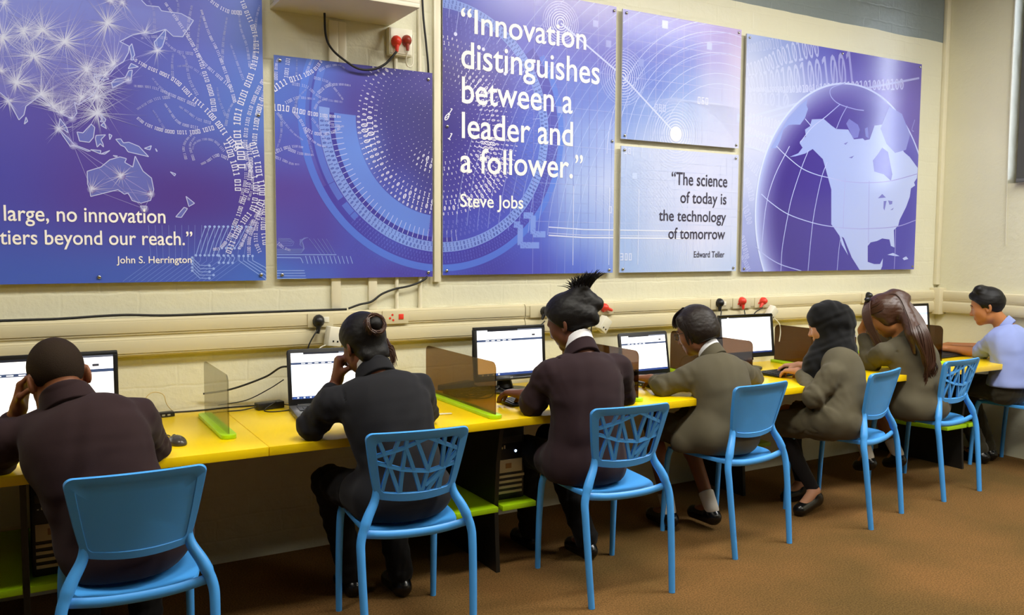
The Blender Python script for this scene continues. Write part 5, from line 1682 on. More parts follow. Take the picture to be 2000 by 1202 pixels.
class Field:
    def __init__(self, lo, hi, h):
        self.h = h
        self.lo = np.asarray(lo, float)
        n = np.ceil((np.asarray(hi, float) - self.lo) / h).astype(int) + 1
        self.ax = [self.lo[i] + h * np.arange(n[i]) for i in range(3)]
        self.F = np.full(tuple(n), 0.3, np.float32)

    def _sub(self, lo, hi, m):
        s = []
        for i in range(3):
            a = int(max(0, math.floor((lo[i] - m - self.lo[i]) / self.h)))
            b = int(min(len(self.ax[i]), math.ceil((hi[i] + m - self.lo[i]) / self.h) + 1))
            if b <= a: return None, None
            s.append(slice(a, b))
        g = (self.ax[0][s[0]][:, None, None].astype(np.float32), self.ax[1][s[1]][None, :, None].astype(np.float32), self.ax[2][s[2]][None, None, :].astype(np.float32))
        return tuple(s), g

    def prim(self, P, m):
        if P[0] == 'rc':
            _, a, b, r1, r2 = P
            r = max(r1, r2)
            s, g = self._sub(np.minimum(a, b) - r, np.maximum(a, b) + r, m)
            if s is None: return None, None
            ba = b - a
            q = [g[i] - a[i] for i in range(3)]
            t = np.clip((q[0] * ba[0] + q[1] * ba[1] + q[2] * ba[2]) / max(1e-9, ba @ ba), 0, 1)
            d = np.sqrt((q[0] - t * ba[0]) ** 2 + (q[1] - t * ba[1]) ** 2 + (q[2] - t * ba[2]) ** 2) - (r1 + (r2 - r1) * t)
            return s, d
        _, c, R, r = P                      # ellipsoid; R rows are its axes
        e = np.sqrt(((R * np.asarray(r)[:, None]) ** 2).sum(0))
        s, g = self._sub(c - e, c + e, m)
        if s is None: return None, None
        q = [g[i] - c[i] for i in range(3)]
        l = [R[k][0] * q[0] + R[k][1] * q[1] + R[k][2] * q[2] for k in range(3)]
        k0 = np.sqrt(sum((l[k] / r[k]) ** 2 for k in range(3)))
        k1 = np.sqrt(sum((l[k] / r[k] ** 2) ** 2 for k in range(3)))
        return s, k0 * (k0 - 1) / np.maximum(k1, 1e-6)

    def add(self, P, k=0.02):
        s, d = self.prim(P, k + 4 * self.h)
        if s is None: return
        F = self.F[s]
        h = np.maximum(k - np.abs(F - d), 0) / k
        self.F[s] = np.minimum(F, d) - h * h * k * 0.25

    def cut(self, P, k=0.01):
        s, d = self.prim(P, k + 4 * self.h)
        if s is None: return
        F = self.F[s]
        d = -d
        h = np.maximum(k - np.abs(F - d), 0) / k
        self.F[s] = np.maximum(F, d) + h * h * k * 0.25

    def plane(self, p, n, k=0.004):
        """keep the side that n points to"""
        n = unitv(n)
        d = -((self.ax[0][:, None, None] - p[0]) * n[0] + (self.ax[1][None, :, None] - p[1]) * n[1] + (self.ax[2][None, None, :] - p[2]) * n[2]).astype(np.float32)
        h = np.maximum(k - np.abs(self.F - d), 0) / k
        self.F = np.maximum(self.F, d) + h * h * k * 0.25

    def wrinkle(self, amp, w, seed=0, c=None, rad=None):
        """cloth folds: a few warped waves"""
        r = np.random.RandomState(seed)
        X, Y, Z = (a.astype(np.float32) for a in (self.ax[0][:, None, None], self.ax[1][None, :, None], self.ax[2][None, None, :]))
        n = 0
        for i in range(4):
            k = r.normal(size=3)
            k = k / np.linalg.norm(k) * 2 * np.pi / (w * (0.7 + 0.8 * r.rand()))
            k2 = r.normal(size=3) * 2 * np.pi / (w * 2.5)
            n = n + np.sin(k[0] * X + k[1] * Y + k[2] * Z + 1.6 * np.sin(k2[0] * X + k2[1] * Y + k2[2] * Z + i))
        f = 1.0
        if c is not None:
            f = np.exp(-((X - c[0]) ** 2 + (Y - c[1]) ** 2 + (Z - c[2]) ** 2) / (rad * rad))
        self.F = self.F + (amp * 0.4 * f * n).astype(np.float32)

    def mesh(self):
        F = self.F
        S = F < 0
        c8 = [S[i:F.shape[0] - 1 + i, j:F.shape[1] - 1 + j, k:F.shape[2] - 1 + k] for i in (0, 1) for j in (0, 1) for k in (0, 1)]
        anyv, allv = c8[0].copy(), c8[0].copy()
        for q in c8[1:]:
            anyv |= q
            allv &= q
        C = np.argwhere(anyv & ~allv)
        idx = np.full(anyv.shape, -1, np.int32)
        idx[C[:, 0], C[:, 1], C[:, 2]] = np.arange(len(C))
        pos, cnt = np.zeros((len(C), 3)), np.zeros(len(C))
        co = [(i, j, k) for i in (0, 1) for j in (0, 1) for k in (0, 1)]
        for a in co:
            for ax in range(3):
                if a[ax]: continue
                b = list(a)
                b[ax] = 1
                fa = F[C[:, 0] + a[0], C[:, 1] + a[1], C[:, 2] + a[2]]
                fb = F[C[:, 0] + b[0], C[:, 1] + b[1], C[:, 2] + b[2]]
                m = (fa < 0) != (fb < 0)
                t = fa[m] / (fa[m] - fb[m])
                p = np.tile(np.array(a, float), (m.sum(), 1))
                p[:, ax] += t
                pos[m] += p
                cnt[m] += 1
        V = (C + pos / cnt[:, None]) * self.h + self.lo
        Q = []
        for ax in range(3):
            u, w = [(1, 2), (2, 0), (0, 1)][ax]
            A = [slice(None)] * 3
            B = [slice(None)] * 3
            A[ax], B[ax] = slice(0, -1), slice(1, None)
            D = S[tuple(A)] != S[tuple(B)]
            E = np.argwhere(D)
            ok = (E[:, u] > 0) & (E[:, w] > 0) & (E[:, u] < F.shape[u] - 1) & (E[:, w] < F.shape[w] - 1)
            E = E[ok]
            sg = S[tuple(A)][E[:, 0], E[:, 1], E[:, 2]]
            def cell(du, dw):
                e = E.copy()
                e[:, u] += du
                e[:, w] += dw
                return idx[e[:, 0], e[:, 1], e[:, 2]]
            q = np.stack([cell(-1, -1), cell(0, -1), cell(0, 0), cell(-1, 0)], 1)
            q[~sg] = q[~sg][:, ::-1]
            Q.append(q)
        return V, np.concatenate(Q)

    def build(self, name, m, parent, off):
        V, Q = self.mesh()
        V = V - np.asarray(off)
        me = bpy.data.meshes.new(name)
        me.vertices.add(len(V))
        me.vertices.foreach_set('co', V.astype(np.float32).ravel())
        me.loops.add(len(Q) * 4)
        me.loops.foreach_set('vertex_index', Q.astype(np.int32).ravel())
        me.polygons.add(len(Q))
        me.polygons.foreach_set('loop_start', np.arange(0, len(Q) * 4, 4, dtype=np.int32))
        me.polygons.foreach_set('use_smooth', np.ones(len(Q), bool))
        me.update(calc_edges=True)
        me.validate()
        me.materials.append(m)
        o = bpy.data.objects.new(name, me)
        COL.objects.link(o)
        o.parent = parent
        return o


def rc(a, b, r1, r2=None):
    return ('rc', np.asarray(a, float), np.asarray(b, float), r1, r1 if r2 is None else r2)


def ell(c, r, R=np.eye(3)):
    return ('el', np.asarray(c, float), np.asarray(R, float), tuple(r))


def frame(xd, zd):
    """rows: x axis, y axis, z axis; z kept, x made square to it"""
    z = unitv(zd)
    x = np.asarray(xd, float)
    x = unitv(x - z * (x @ z))
    return np.stack([x, np.cross(z, x), z])


def head_frame(yaw, pitch, roll):
    """rows = head axes in the world: right, face direction, up. yaw + turns to the left, pitch + looks down, roll + tips the crown to the right"""
    y, p, r = (math.radians(a) for a in (yaw, pitch, roll))
    Rz = np.array([[math.cos(y), -math.sin(y), 0], [math.sin(y), math.cos(y), 0], [0, 0, 1]])
    Rx = np.array([[1, 0, 0], [0, math.cos(p), math.sin(p)], [0, -math.sin(p), math.cos(p)]])
    Ry = np.array([[math.cos(r), 0, math.sin(r)], [0, 1, 0], [-math.sin(r), 0, math.cos(r)]])
    return (Rz @ Rx @ Ry).T


def hand_prims(W, d, n, side, s=0.92, curl=0.5, tcurl=0.3, spread=0.12):
    """W wrist, d towards the knuckles, n out of the palm, side towards the thumb"""
    d = unitv(d)
    n = unitv(n - d * (n @ d))
    t = unitv(side - d * (side @ d) - n * (side @ n))
    out = []
    lens = (.070, .078, .072, .056)
    for i, (o, kl, L) in enumerate(zip((.030, .010, -.010, -.029), (.086, .090, .086, .078), lens)):
        k = W + s * (d * kl + t * o)
        out.append((rc(W + s * (d * .012 + t * o * .55), k, .0165 * s, .0115 * s), .016))
        dd = unitv(d + t * spread * o / .03)
        p = k
        a = 0.15
        for j, f in enumerate((.46, .30, .24)):
            a += curl * (.9, 1.1, .7)[j]
            v = dd * math.cos(a) + n * math.sin(a)
            q = p + v * L * f * s
            out.append((rc(p, q, (.0096, .0088, .0080)[j] * s, (.0088, .0080, .0068)[j] * s), .005))
            p = q
    b = W + s * (d * .022 + t * .020 + n * .004)
    v1 = unitv(d * .62 + t * .70 + n * .30)
    v2 = unitv(d * (.85 - tcurl) + t * (.35 - tcurl) + n * (.25 + tcurl))
    k1 = b + v1 * .042 * s
    k2 = k1 + v2 * .032 * s
    out += [(rc(b, k1, .0150 * s, .0112 * s), .014), (rc(k1, k2, .0108 * s, .0094 * s), .006), (rc(k2, k2 + unitv(v2 + n * .2) * .024 * s, .0094 * s, .0078 * s), .005)]
    return out


def head_prims(H, R, s=1.0):
    g = lambda x, y, z: H + s * (R[0] * x + R[1] * y + R[2] * z)
    out = [(ell(g(0, 0, 0), (.074 * s, .094 * s, .086 * s), R), .01),
           (ell(g(0, .036, -.058), (.059 * s, .058 * s, .074 * s), R), .03),
           (rc(g(0, .030, -.085), g(0, .066, -.122), .046 * s, .021 * s), .03),
           (rc(g(-.03, .02, -.09), g(.03, .02, -.09), .036 * s), .03),
           (rc(g(0, .088, -.028), g(0, .106, -.063), .008 * s, .0125 * s), .012),
           (rc(g(-.010, .097, -.066), g(.010, .097, -.066), .008 * s), .006),
           (ell(g(0, .083, -.012), (.046 * s, .014 * s, .010 * s), R), .02),
           (ell(g(0, .086, -.089), (.021 * s, .012 * s, .0058 * s), R), .008),
           (ell(g(0, .084, -.100), (.018 * s, .012 * s, .0068 * s), R), .008)]
    for e in (-1, 1):
        out += [(ell(g(e * .036, .056, -.055), (.026 * s, .026 * s, .024 * s), R), .03)]
        Re = frame(R[0] * .9 + R[1] * e * .35, R[2] - R[1] * .2)
        out += [(ell(g(e * .076, -.012, -.040), (.0085 * s, .019 * s, .031 * s), Re), .008)]
    return out, g


def eye_cuts(g, R, s):
    return [(ell(g(e * .031, .097, -.032), (.017 * s, .014 * s, .011 * s), R), .012) for e in (-1, 1)], [(ell(g(e * .030, .076, -.032), (.0135 * s, .0135 * s, .0125 * s), R), .004) for e in (-1, 1)] + [(ell(g(e * .079, -.006, -.038), (.006 * s, .010 * s, .017 * s), R), .006) for e in (-1, 1)]


M_SKIN = {}


def skin(rgb):
    return mat('skin_%d' % rgb[0], rgb, 0.5, 0.4, bump=0.1, bscale=300, var=0.08, vscale=12)


def cloth(name, rgb, sheen=0.25):
    return mat(name, rgb, 0.85, 0.2, bump=0.35, bscale=700, var=0.10, vscale=8, sheen=sheen, bdist=.0008)


M_HAIR = mat('black_hair', (12, 9, 8), 0.5, 0.3, bump=0.5, bscale=420, bdist=.002)
M_HAIRB = mat('brown_hair', (66, 40, 26), 0.38, 0.5, bump=0.45, bscale=300, bdist=.002)
M_BUZZ = mat('cropped_hair', (44, 33, 23), 0.8, 0.15, bump=0.9, bscale=420, bdist=.002)
M_SHOE = mat('black_leather', (16, 15, 15), 0.25, 0.5)
M_SOCK = mat('white_sock', (205, 200, 190), 0.9)
M_SHIRT = cloth('white_shirt', (225, 225, 228))


def person(name, label, root_loc, J, look, skin_rgb, s=1.0, hs=1.0, coat=None, trousers=None, hands=(), extra=None, coat_cut=None, hem=True, bare_forearm=False, lo=None, hi=None, shoes=True, socks=None, tights=None, skirt=False, eyes=False, coat_name='blazer', girth=1.0, tails=(), seat_z=.452):
    """J: joints in room coordinates; look: (yaw, pitch, roll) of the head"""
    J = {k: np.asarray(v, float) for k, v in J.items()}
    root = empty(name, root_loc, 0, label, 'person')
    off = np.array(root_loc)
    pts = np.array(list(J.values()))
    lo, hi = pts.min(0) - .23, pts.max(0) + .18
    lo[2] = max(lo[2], -.004)
    R = head_frame(*look)
    up = unitv(J['neck'] - J['pel'])
    sx = unitv(J['shR'] - J['shL'])
    T = frame(sx, up)
    L = np.linalg.norm(J['neck'] - J['pel'])
    hp, g = head_prims(J['head'], R, hs)
    B = Field(lo, hi, .0046)
    # body core
    spine = lambda t, b=0.0: J['pel'] + (J['neck'] - J['pel']) * t - T[1] * b
    gx = girth
    body = [(ell(spine(-.02), (.125 * s * gx, .095 * s, .10 * s), T), .05), (ell(spine(.3, .012), (.11 * s, .08 * s, .14 * s), T), .06), (ell(spine(.62, .02), (.125 * s, .085 * s, .15 * s), T), .06)]
    for a in ('L', 'R'):
        sh, el, wr = J['sh' + a], J['el' + a], J['wr' + a]
        body += [(rc(spine(.9), sh, .048 * s, .042 * s), .05), (rc(sh, el, .042 * s, .035 * s), .03), (rc(el, wr, .037 * s, .0235 * s), .015)]
        hip, kn, an, toe = J['hip' + a], J['kn' + a], J['an' + a], J['toe' + a]
        body += [(rc(hip, kn, .070 * s, .048 * s), .04), (rc(kn, kn + (an - kn) * .35, .046 * s, .046 * s), .02), (rc(kn + (an - kn) * .3, an, .047 * s, .030 * s), .03), (rc(an, toe, .03, .024), .02)]
    body += [(rc(J['neck'] - up * .02, g(0, -.02, -.075), .056 * s, .048 * s), .03)]
    for P, k in body: B.add(P, k)
    H2 = Field
    for P, k in hp: B.add(P, k)
    cuts, adds = eye_cuts(g, R, hs)
    for P, k in cuts: B.cut(P, k)
    for P, k in adds[:2]: B.add(P, k)
    for P, k in adds[2:]: B.cut(P, k)
    for hnd in hands:
        for P, k in hand_prims(*hnd[:4], **hnd[4]): B.add(P, k)
    B.build('body', skin(skin_rgb), root, off)
    if eyes:
        for e in (-1, 1):
            MB().ball(g(e * .030, .0775, -.032), .0126 * hs, 14, 10).build('eye', mat('eye_white', (215, 208, 200), .2), root, smooth=True, off=off)
            MB().ball(g(e * .030, .0855, -.0325), .0062 * hs, 10, 8).build('iris', mat('dark_iris', (24, 16, 12), .15), root, smooth=True, off=off)
            MB().tube(spline([g(e * .012, .094, -.012), g(e * .032, .096, -.004), g(e * .052, .082, -.012)], 4), [.0025] * 9, 6).build('eyebrow', M_HAIR, root, smooth=True, off=off)
    # jacket or shirt
    if coat:
        m, amp = coat
        C = Field(lo, hi, .0065)
        w = [(.0, .172, .140, .11), (.20, .160, .128, .13), (.42, .156, .116, .14), (.64, .172, .112, .13), (.80, .150, .088, .085)]
        for t, a, b, c in w:
            C.add(ell(spine(t, .008 + .03 * math.sin(math.pi * min(1, max(0, t)))), (a * s * gx, b * s, c * s), T), .06)
        if hem:                                  # skirt of the jacket, falling open over the seat
            C.add(ell(J['pel'] - up * .045 - T[1] * .030, (.172 * s * gx, .125 * s, .10 * s), T), .05)
            for a in ('L', 'R'):
                C.add(rc(J['hip' + a] - T[1] * .03, J['hip' + a] + (J['kn' + a] - J['hip' + a]) * .25, .100 * s, .090 * s), .05)
            for P in tails: C.add(P, .05)
        for a in ('L', 'R'):
            sh, el, wr = J['sh' + a], J['el' + a], J['wr' + a]
            C.add(rc(spine(.90), sh + up * .006, .045 * s, .052 * s), .05)
            C.add(rc(sh, sh + (el - sh) * .25, .060 * s, .062 * s), .028)
            C.add(rc(sh + (el - sh) * .15, el, .063 * s, .053 * s), .014)
            if not bare_forearm:
                v = unitv(wr - el)
                C.add(rc(el, wr - v * .052, .054 * s, .039 * s), .03)
        for q, amp2, w2, r2, sd in ((J['elL'], amp * 1.1, .058, .13, 3), (J['elR'], amp * 1.1, .058, .13, 5), (J['shL'] * .55 + J['elL'] * .45, amp * .7, .075, .13, 8), (J['shR'] * .6 + spine(.7) * .4, amp * .6, .10, .18, 9), (spine(.30), amp * 1.1, .12, .28, 7)):
            C.wrinkle(amp2, w2, sd, q, r2)
        # creases where the sleeves are set in, and the centre seam of the back
        for a, e in (('L', -1), ('R', 1)):
            sh = J['sh' + a]
            ring = [sh - T[0] * e * .030 + (up * math.cos(t) + T[1] * math.sin(t)) * .078 * s for t in np.linspace(1.9, 6.4, 14)]
            for q0, q1 in zip(ring, ring[1:]): C.cut(rc(q0, q1, .003), .008)
        sm = [spine(t, .118 * s) for t in (.72, .60, .48, .36)]
        for q0, q1 in zip(sm, sm[1:]): C.cut(rc(q0, q1, .003), .008)
        C.cut(rc(J['neck'] + up * .002, g(0, -.01, -.06), .058 * s, .062 * s), .012)
        C.plane(V3(0, 0, seat_z), V3(0, 0, 1), .012)
        for p, n in (coat_cut or []): C.plane(np.asarray(p, float), n)
        C.build(coat_name, m, root, off)
        # turned-down collar round the neck
        K = Field(J['neck'] - .15, J['neck'] + .15, .003)
        na = unitv(g(0, -.02, -.075) - (J['neck'] - up * .02))
        nb = J['neck'] - up * .012
        ct = unitv(na + T[1] * .55)                  # collar plane tips down to the front
        K.add(rc(nb - na * .03, nb + na * .056, .088 * s, .066 * s), .01)
        K.cut(rc(nb - na * .10, nb + na * .12, .072 * s, .052 * s), .004)
        K.plane(nb + ct * .033 * s, -ct)
        K.plane(nb - ct * .022 * s, ct)
        K.build('collar', m, root, off)
    if trousers:
        m, skirted = trousers
        Tm = Field(lo, hi, .0065)
        Tm.add(ell(spine(-.03), (.142 * s * gx, .106 * s, .108 * s) if not hem else (.115 * s * gx, .075 * s, .075 * s), T), .03)
        if not hem: Tm.add(ell(spine(.06), (.128 * s * gx, .098 * s, .08 * s), T), .03)
        for a in ('L', 'R'):
            hip, kn, an = J['hip' + a], J['kn' + a], J['an' + a]
            if skirted:
                Tm.add(rc(hip, kn - (kn - hip) * .02, .092 * s, .078 * s), .12)
            else:
                Tm.add(rc(hip, kn, .086 * s, .066 * s), .05)
                Tm.add(rc(kn, an - (an - kn) * .02, .064 * s, .054 * s), .03)
        Tm.wrinkle(.004, .07, 11)
        if skirted:
            c = (J['knL'] + J['knR']) / 2
            Tm.plane(c - unitv(c - (J['hipL'] + J['hipR']) / 2) * .03, unitv((J['hipL'] + J['hipR']) / 2 - c))
        Tm.plane(V3(0, 0, .02), V3(0, 0, 1))
        Tm.build('skirt' if skirted else 'trousers', m, root, off)
    for a in ('L', 'R'):
        kn, an, toe = J['kn' + a], J['an' + a], J['toe' + a]
        hd = unitv(toe - an)
        hl = V3(hd[0], hd[1], 0)
        hl = unitv(hl)
        S = Field(np.minimum(an, toe) - .14, np.maximum(an, toe) + .14, .005)
        heel = an - hl * .03 + V3(0, 0, -.045)
        S.add(rc(heel, an + V3(0, 0, -.02), .034, .036), .02)
        S.add(rc(heel + hl * .02, toe, .034, .030), .02)
        S.add(rc(heel + hl * .02 + V3(0, 0, -.012), toe + V3(0, 0, -.008), .034, .032), .02)
        S.plane(np.minimum(heel, toe) - V3(0, 0, .032), V3(0, 0, 1))
        S.plane(an + V3(0, 0, .028), unitv(V3(0, 0, -1) + hl * .5))
        S.build('shoe', M_SHOE, root, off)
        if socks:
            Q = Field(np.minimum(an, kn) - .08, np.maximum(an, kn) + .08, .005)
            Q.add(rc(an - unitv(kn - an) * .01, an + unitv(kn - an) * .085, .037, .040), .01)
            Q.plane(an + unitv(kn - an) * .085, -unitv(kn - an))
            Q.build('sock', socks, root, off)
        if tights:
            Q = Field(np.minimum(an, kn) - .09, np.maximum(an, kn) + .09, .005)
            Q.add(rc(kn, kn + (an - kn) * .35, .051 * s, .050 * s), .02)
            Q.add(rc(kn + (an - kn) * .3, an, .051 * s, .035 * s), .03)
            Q.build('tights', tights, root, off)
    if extra: extra(root, off, J, R, g, T, up, spine)
    return root


def hair_cap(root, off, H, R, hs, thick, m, p0=(0, .088, .045), n=(0, -.75, .66), extra=(), fuzz=.0, fw=.02, h=.004, name='hair', squash=1.0, back=0.0, cutp=()):
    g = lambda x, y, z: H + hs * (R[0] * x + R[1] * y + R[2] * z)
    C = Field(H - .24, H + .24, h)
    C.add(ell(g(0, -back * .5, .004), ((.074 + thick) * hs, (.094 + thick + back * .5) * hs, (.086 + thick * squash) * hs), R), .01)
    nn = R[0] * n[0] + R[1] * n[1] + R[2] * n[2]
    C.plane(g(*p0), nn, .012)
    for P, k in extra: C.add(P, k)
    for p, q in cutp: C.plane(g(*p), R[0] * q[0] + R[1] * q[1] + R[2] * q[2], .006)
    if fuzz: C.wrinkle(fuzz, fw, 4)
    return C.build(name, m, root, off)


def seated_legs(hx, hy, dx=.085, knee=(0, .40, -.005), ankle=(0, .42, .085), toe=(0, .13, -.055), hz=.535, tL=(0, 0, 0), tR=(0, 0, 0)):
    """default seated legs: hips at (hx, hy), knees forward, feet on the floor"""
    J = {}
    for a, e, t in (('L', -1, tL), ('R', 1, tR)):
        hip = V3(hx + e * dx, hy, hz)
        kn = hip + V3(knee[0] + e * .02, knee[1], knee[2])
        an = V3(kn[0] + ankle[0] + t[0], hy + ankle[1] + t[1], ankle[2] + t[2])
        J['hip' + a], J['kn' + a], J['an' + a], J['toe' + a] = hip, kn, an, an + V3(*toe)
    return J


C_MAROON = cloth('maroon_blazer_cloth', (45, 29, 31), .05)
C_CHAR = cloth('charcoal_blazer_cloth', (28, 28, 32), .05)
C_MAR2 = cloth('dark_plum_blazer_cloth', (42, 27, 31), .05)
C_OLIVE = cloth('olive_grey_blazer_cloth', (86, 80, 63), .05)
C_BLACK = cloth('black_trouser_cloth', (16, 15, 16), .03)
C_OLSK = cloth('olive_grey_skirt_cloth', (80, 74, 56), .05)
C_BLUE = cloth('pale_blue_shirt_cloth', (142, 156, 210), .05)
C_TIGHT = cloth('black_tights', (22, 19, 20), .05)
C_HIJAB = cloth('black_headscarf_cloth', (14, 14, 15), .08)


def strands(mb, paths, r0, r1, seg=5):
    for P in paths:
        Q = spline(P, 5)
        m = len(Q)
        mb.tube(Q, [lerp(r0, r1, i / (m - 1)) for i in range(m)], seg)


# --- boy with cropped hair, nearest, leaning on his left hand
def ex1(root, off, J, R, g, T, up, spine):
    hair_cap(root, off, J['head'], R, 1.06, .0035, M_BUZZ, p0=(0, .080, .050), n=(0, -.80, .60), cutp=())


J1 = dict(pel=(.275, -1.10, .54), neck=(.122, -.985, .975), head=(.096, -.925, 1.070), shL=(-.055, -.94, .855), shR=(.325, -.985, .895),
          elL=(-.075, -.79, .775), wrL=(-.012, -.865, .935), elR=(.385, -.815, .765), wrR=(.33, -.62, .765))
J1.update(seated_legs(.27, -1.05))
person('seated_person', 'boy with cropped hair in maroon blazer leaning on his left hand, leftmost and nearest', (.24, -1.08, 0), J1, (4, 30, -8), (126, 76, 46), 1.06, 1.06, (C_MAROON, .006), (C_BLACK, False),
       [(V3(-.012, -.865, .935), V3(.22, .10, .95), V3(.75, -.3, .1), V3(.3, -.9, .2), dict(curl=.55, s=.95)), (V3(.33, -.62, .765), V3(-.25, .9, -.05), V3(0, 0, -1), V3(-1, 0, 0), dict(curl=.35))], ex1)


# --- girl with the dark bun, fist against her cheek
def ex2(root, off, J, R, g, T, up, spine):
    ex = [(rc(g(0, -.098, .012), g(0, -.118, .02), .036, .030), .02), (rc(g(.045, -.05, -.055), g(.068, -.03, -.09), .018, .010), .02), (rc(g(-.03, -.055, -.085), g(.03, -.055, -.085), .03), .03)]
    hair_cap(root, off, J['head'], R, 1.0, .014, M_HAIR, p0=(0, .070, .040), n=(0, -.78, .62), extra=ex, fuzz=.0007, fw=.018)
    mb = MB()
    r = random.Random(5)
    P = []
    for i in range(70):
        a = r.random() * 6.28
        e = .030 + .012 * r.random()
        c0 = g(e * math.cos(a), -.125 - .006 * r.random(), .016 + e * math.sin(a))
        c1 = g(e * math.cos(a + .9), -.130 - .008 * r.random(), .016 + e * math.sin(a + .9))
        c2 = g((e + .008) * math.cos(a + 1.8), -.118, .016 + (e + .008) * math.sin(a + 1.8))
        P.append([c0, c1, c2])
    for i in range(36):
        x = .05 + .03 * r.random()
        P.append([g(x, -.045, -.02 - .05 * r.random()), g(x + .022, -.035, -.06 - .04 * r.random()), g(x + .016 + .02 * r.random(), -.02, -.11 - .03 * r.random())])
    strands(mb, P, .0035, .0008)
    mb.build('loose_hair', M_HAIRB, root, smooth=True, off=off)
    sc = Field(J['neck'] - .13, J['neck'] + .13, .003)
    na = unitv(g(0, -.02, -.075) - J['neck'])
    nb = J['neck'] - up * .005
    ct = unitv(na + T[1] * .5)
    sc.add(rc(nb - na * .02, nb + na * .055, .068, .060), .01)
    sc.cut(rc(nb - na * .08, nb + na * .1, .060, .053), .004)
    sc.plane(nb + ct * .050, -ct)
    sc.plane(nb, ct)
    sc.build('shirt_collar', M_SHIRT, root, off)


J2 = dict(pel=(1.25, -1.005, .54), neck=(1.185, -.885, .975), head=(1.163, -.815, 1.105), shL=(1.02, -.875, .865), shR=(1.365, -.895, .895),
          elL=(.965, -.80, .775), wrL=(1.078, -.755, .935), elR=(1.455, -.75, .77), wrR=(1.36, -.56, .765))
J2.update(seated_legs(1.22, -.985, tL=(.06, -.06, 0), tR=(.03, -.16, 0)))
J2.update(hipL=(1.14, -1.0, .52), knL=(1.075, -.64, .50))
person('seated_person', 'girl with dark bun in charcoal blazer, left fist against her cheek', (1.24, -1.0, 0), J2, (6, 22, -4), (112, 66, 44), 1.0, 1.0, (C_CHAR, .006), (C_BLACK, False),
       [(V3(1.078, -.755, .935), V3(.05, -.05, 1), V3(.9, -.1, .0), V3(.1, -1, .0), dict(curl=1.25, tcurl=.5, s=.98)), (V3(1.36, -.56, .765), V3(-.3, .9, -.05), V3(0, 0, -1), V3(-1, 0, 0), dict(curl=.4))], ex2)


# --- girl with the spiky topknot
def ex3(root, off, J, R, g, T, up, spine):
    ex = [(rc(g(.01, -.075, .070), g(.015, -.10, .095), .045, .034), .03), (rc(g(.04, -.10, .03), g(.045, -.125, .01), .045, .034), .03), (rc(g(0, -.10, -.03), g(.02, -.10, -.05), .035, .03), .03)]
    hair_cap(root, off, J['head'], R, 1.04, .015, M_HAIR, p0=(0, .080, .035), n=(0, -.74, .67), extra=ex, fuzz=.0008, fw=.02)
    mb = MB()
    r = random.Random(8)
    P = []
    for i in range(420):
        a, e = r.random() * 6.28, math.sqrt(r.random()) * .040
        o = V3(e * math.cos(a), e * math.sin(a), 0)
        d = unitv(V3(.50 * r.gauss(0, 1) + .25, -.45 + .5 * r.gauss(0, 1), .8))
        L = .032 + .036 * r.random()
        P.append([g(.028 + o[0] * .8, -.090 + o[1] * .8, .080), g(.030 + o[0] * 1.3 + d[0] * L * .5, -.096 + o[1] * 1.3 + d[1] * L * .5, .098 + d[2] * L * .5), g(.032 + o[0] * 1.5 + d[0] * L * 1.2, -.100 + o[1] * 1.5 + d[1] * L * 1.2, .098 + d[2] * L * .9)])
    strands(mb, P, .0036, .0006)
    mb.build('topknot', M_HAIR, root, smooth=True, off=off)
    sc = Field(J['neck'] - .13, J['neck'] + .14, .003)
    na = unitv(g(0, -.02, -.075) - J['neck'])
    nb = J['neck']
    ct = unitv(na + T[1] * .55)
    sc.add(rc(nb - na * .02, nb + na * .07, .072, .061), .01)
    sc.cut(rc(nb - na * .08, nb + na * .12, .062, .053), .004)
    sc.plane(nb + ct * .058, -ct)
    sc.plane(nb + ct * .0, ct)
    sc.build('shirt_collar', M_SHIRT, root, off)


J3 = dict(pel=(2.125, -.955, .54), neck=(2.155, -.885, 1.00), head=(2.135, -.805, 1.155), shL=(1.995, -.87, .905), shR=(2.345, -.90, .915),
          elL=(1.955, -.80, .775), wrL=(1.985, -.675, .79), elR=(2.47, -.78, .765), wrR=(2.30, -.58, .775))
J3.update(seated_legs(2.12, -.92, tL=(.04, -.05, 0), tR=(.06, -.26, 0)))
J3.update(hipL=(2.05, -.92, .52), knL=(2.06, -.56, .50), anL=(2.12, -.52, .085), toeL=(2.12, -.39, .03))
person('seated_person', 'girl with spiky black topknot in dark plum blazer, typing at the large monitor', (2.20, -1.0, 0), J3, (24, 20, -3), (104, 62, 42), 1.02, 1.04, (C_MAR2, .006), (C_BLACK, False),
       [(V3(1.985, -.675, .79), V3(-.42, .88, .02), V3(0, -.1, -1), V3(1, .4, 0), dict(curl=.40, s=1.02)), (V3(2.30, -.58, .775), V3(-.2, 1, -.05), V3(0, 0, -1), V3(-1, 0, 0), dict(curl=.35))], ex3)


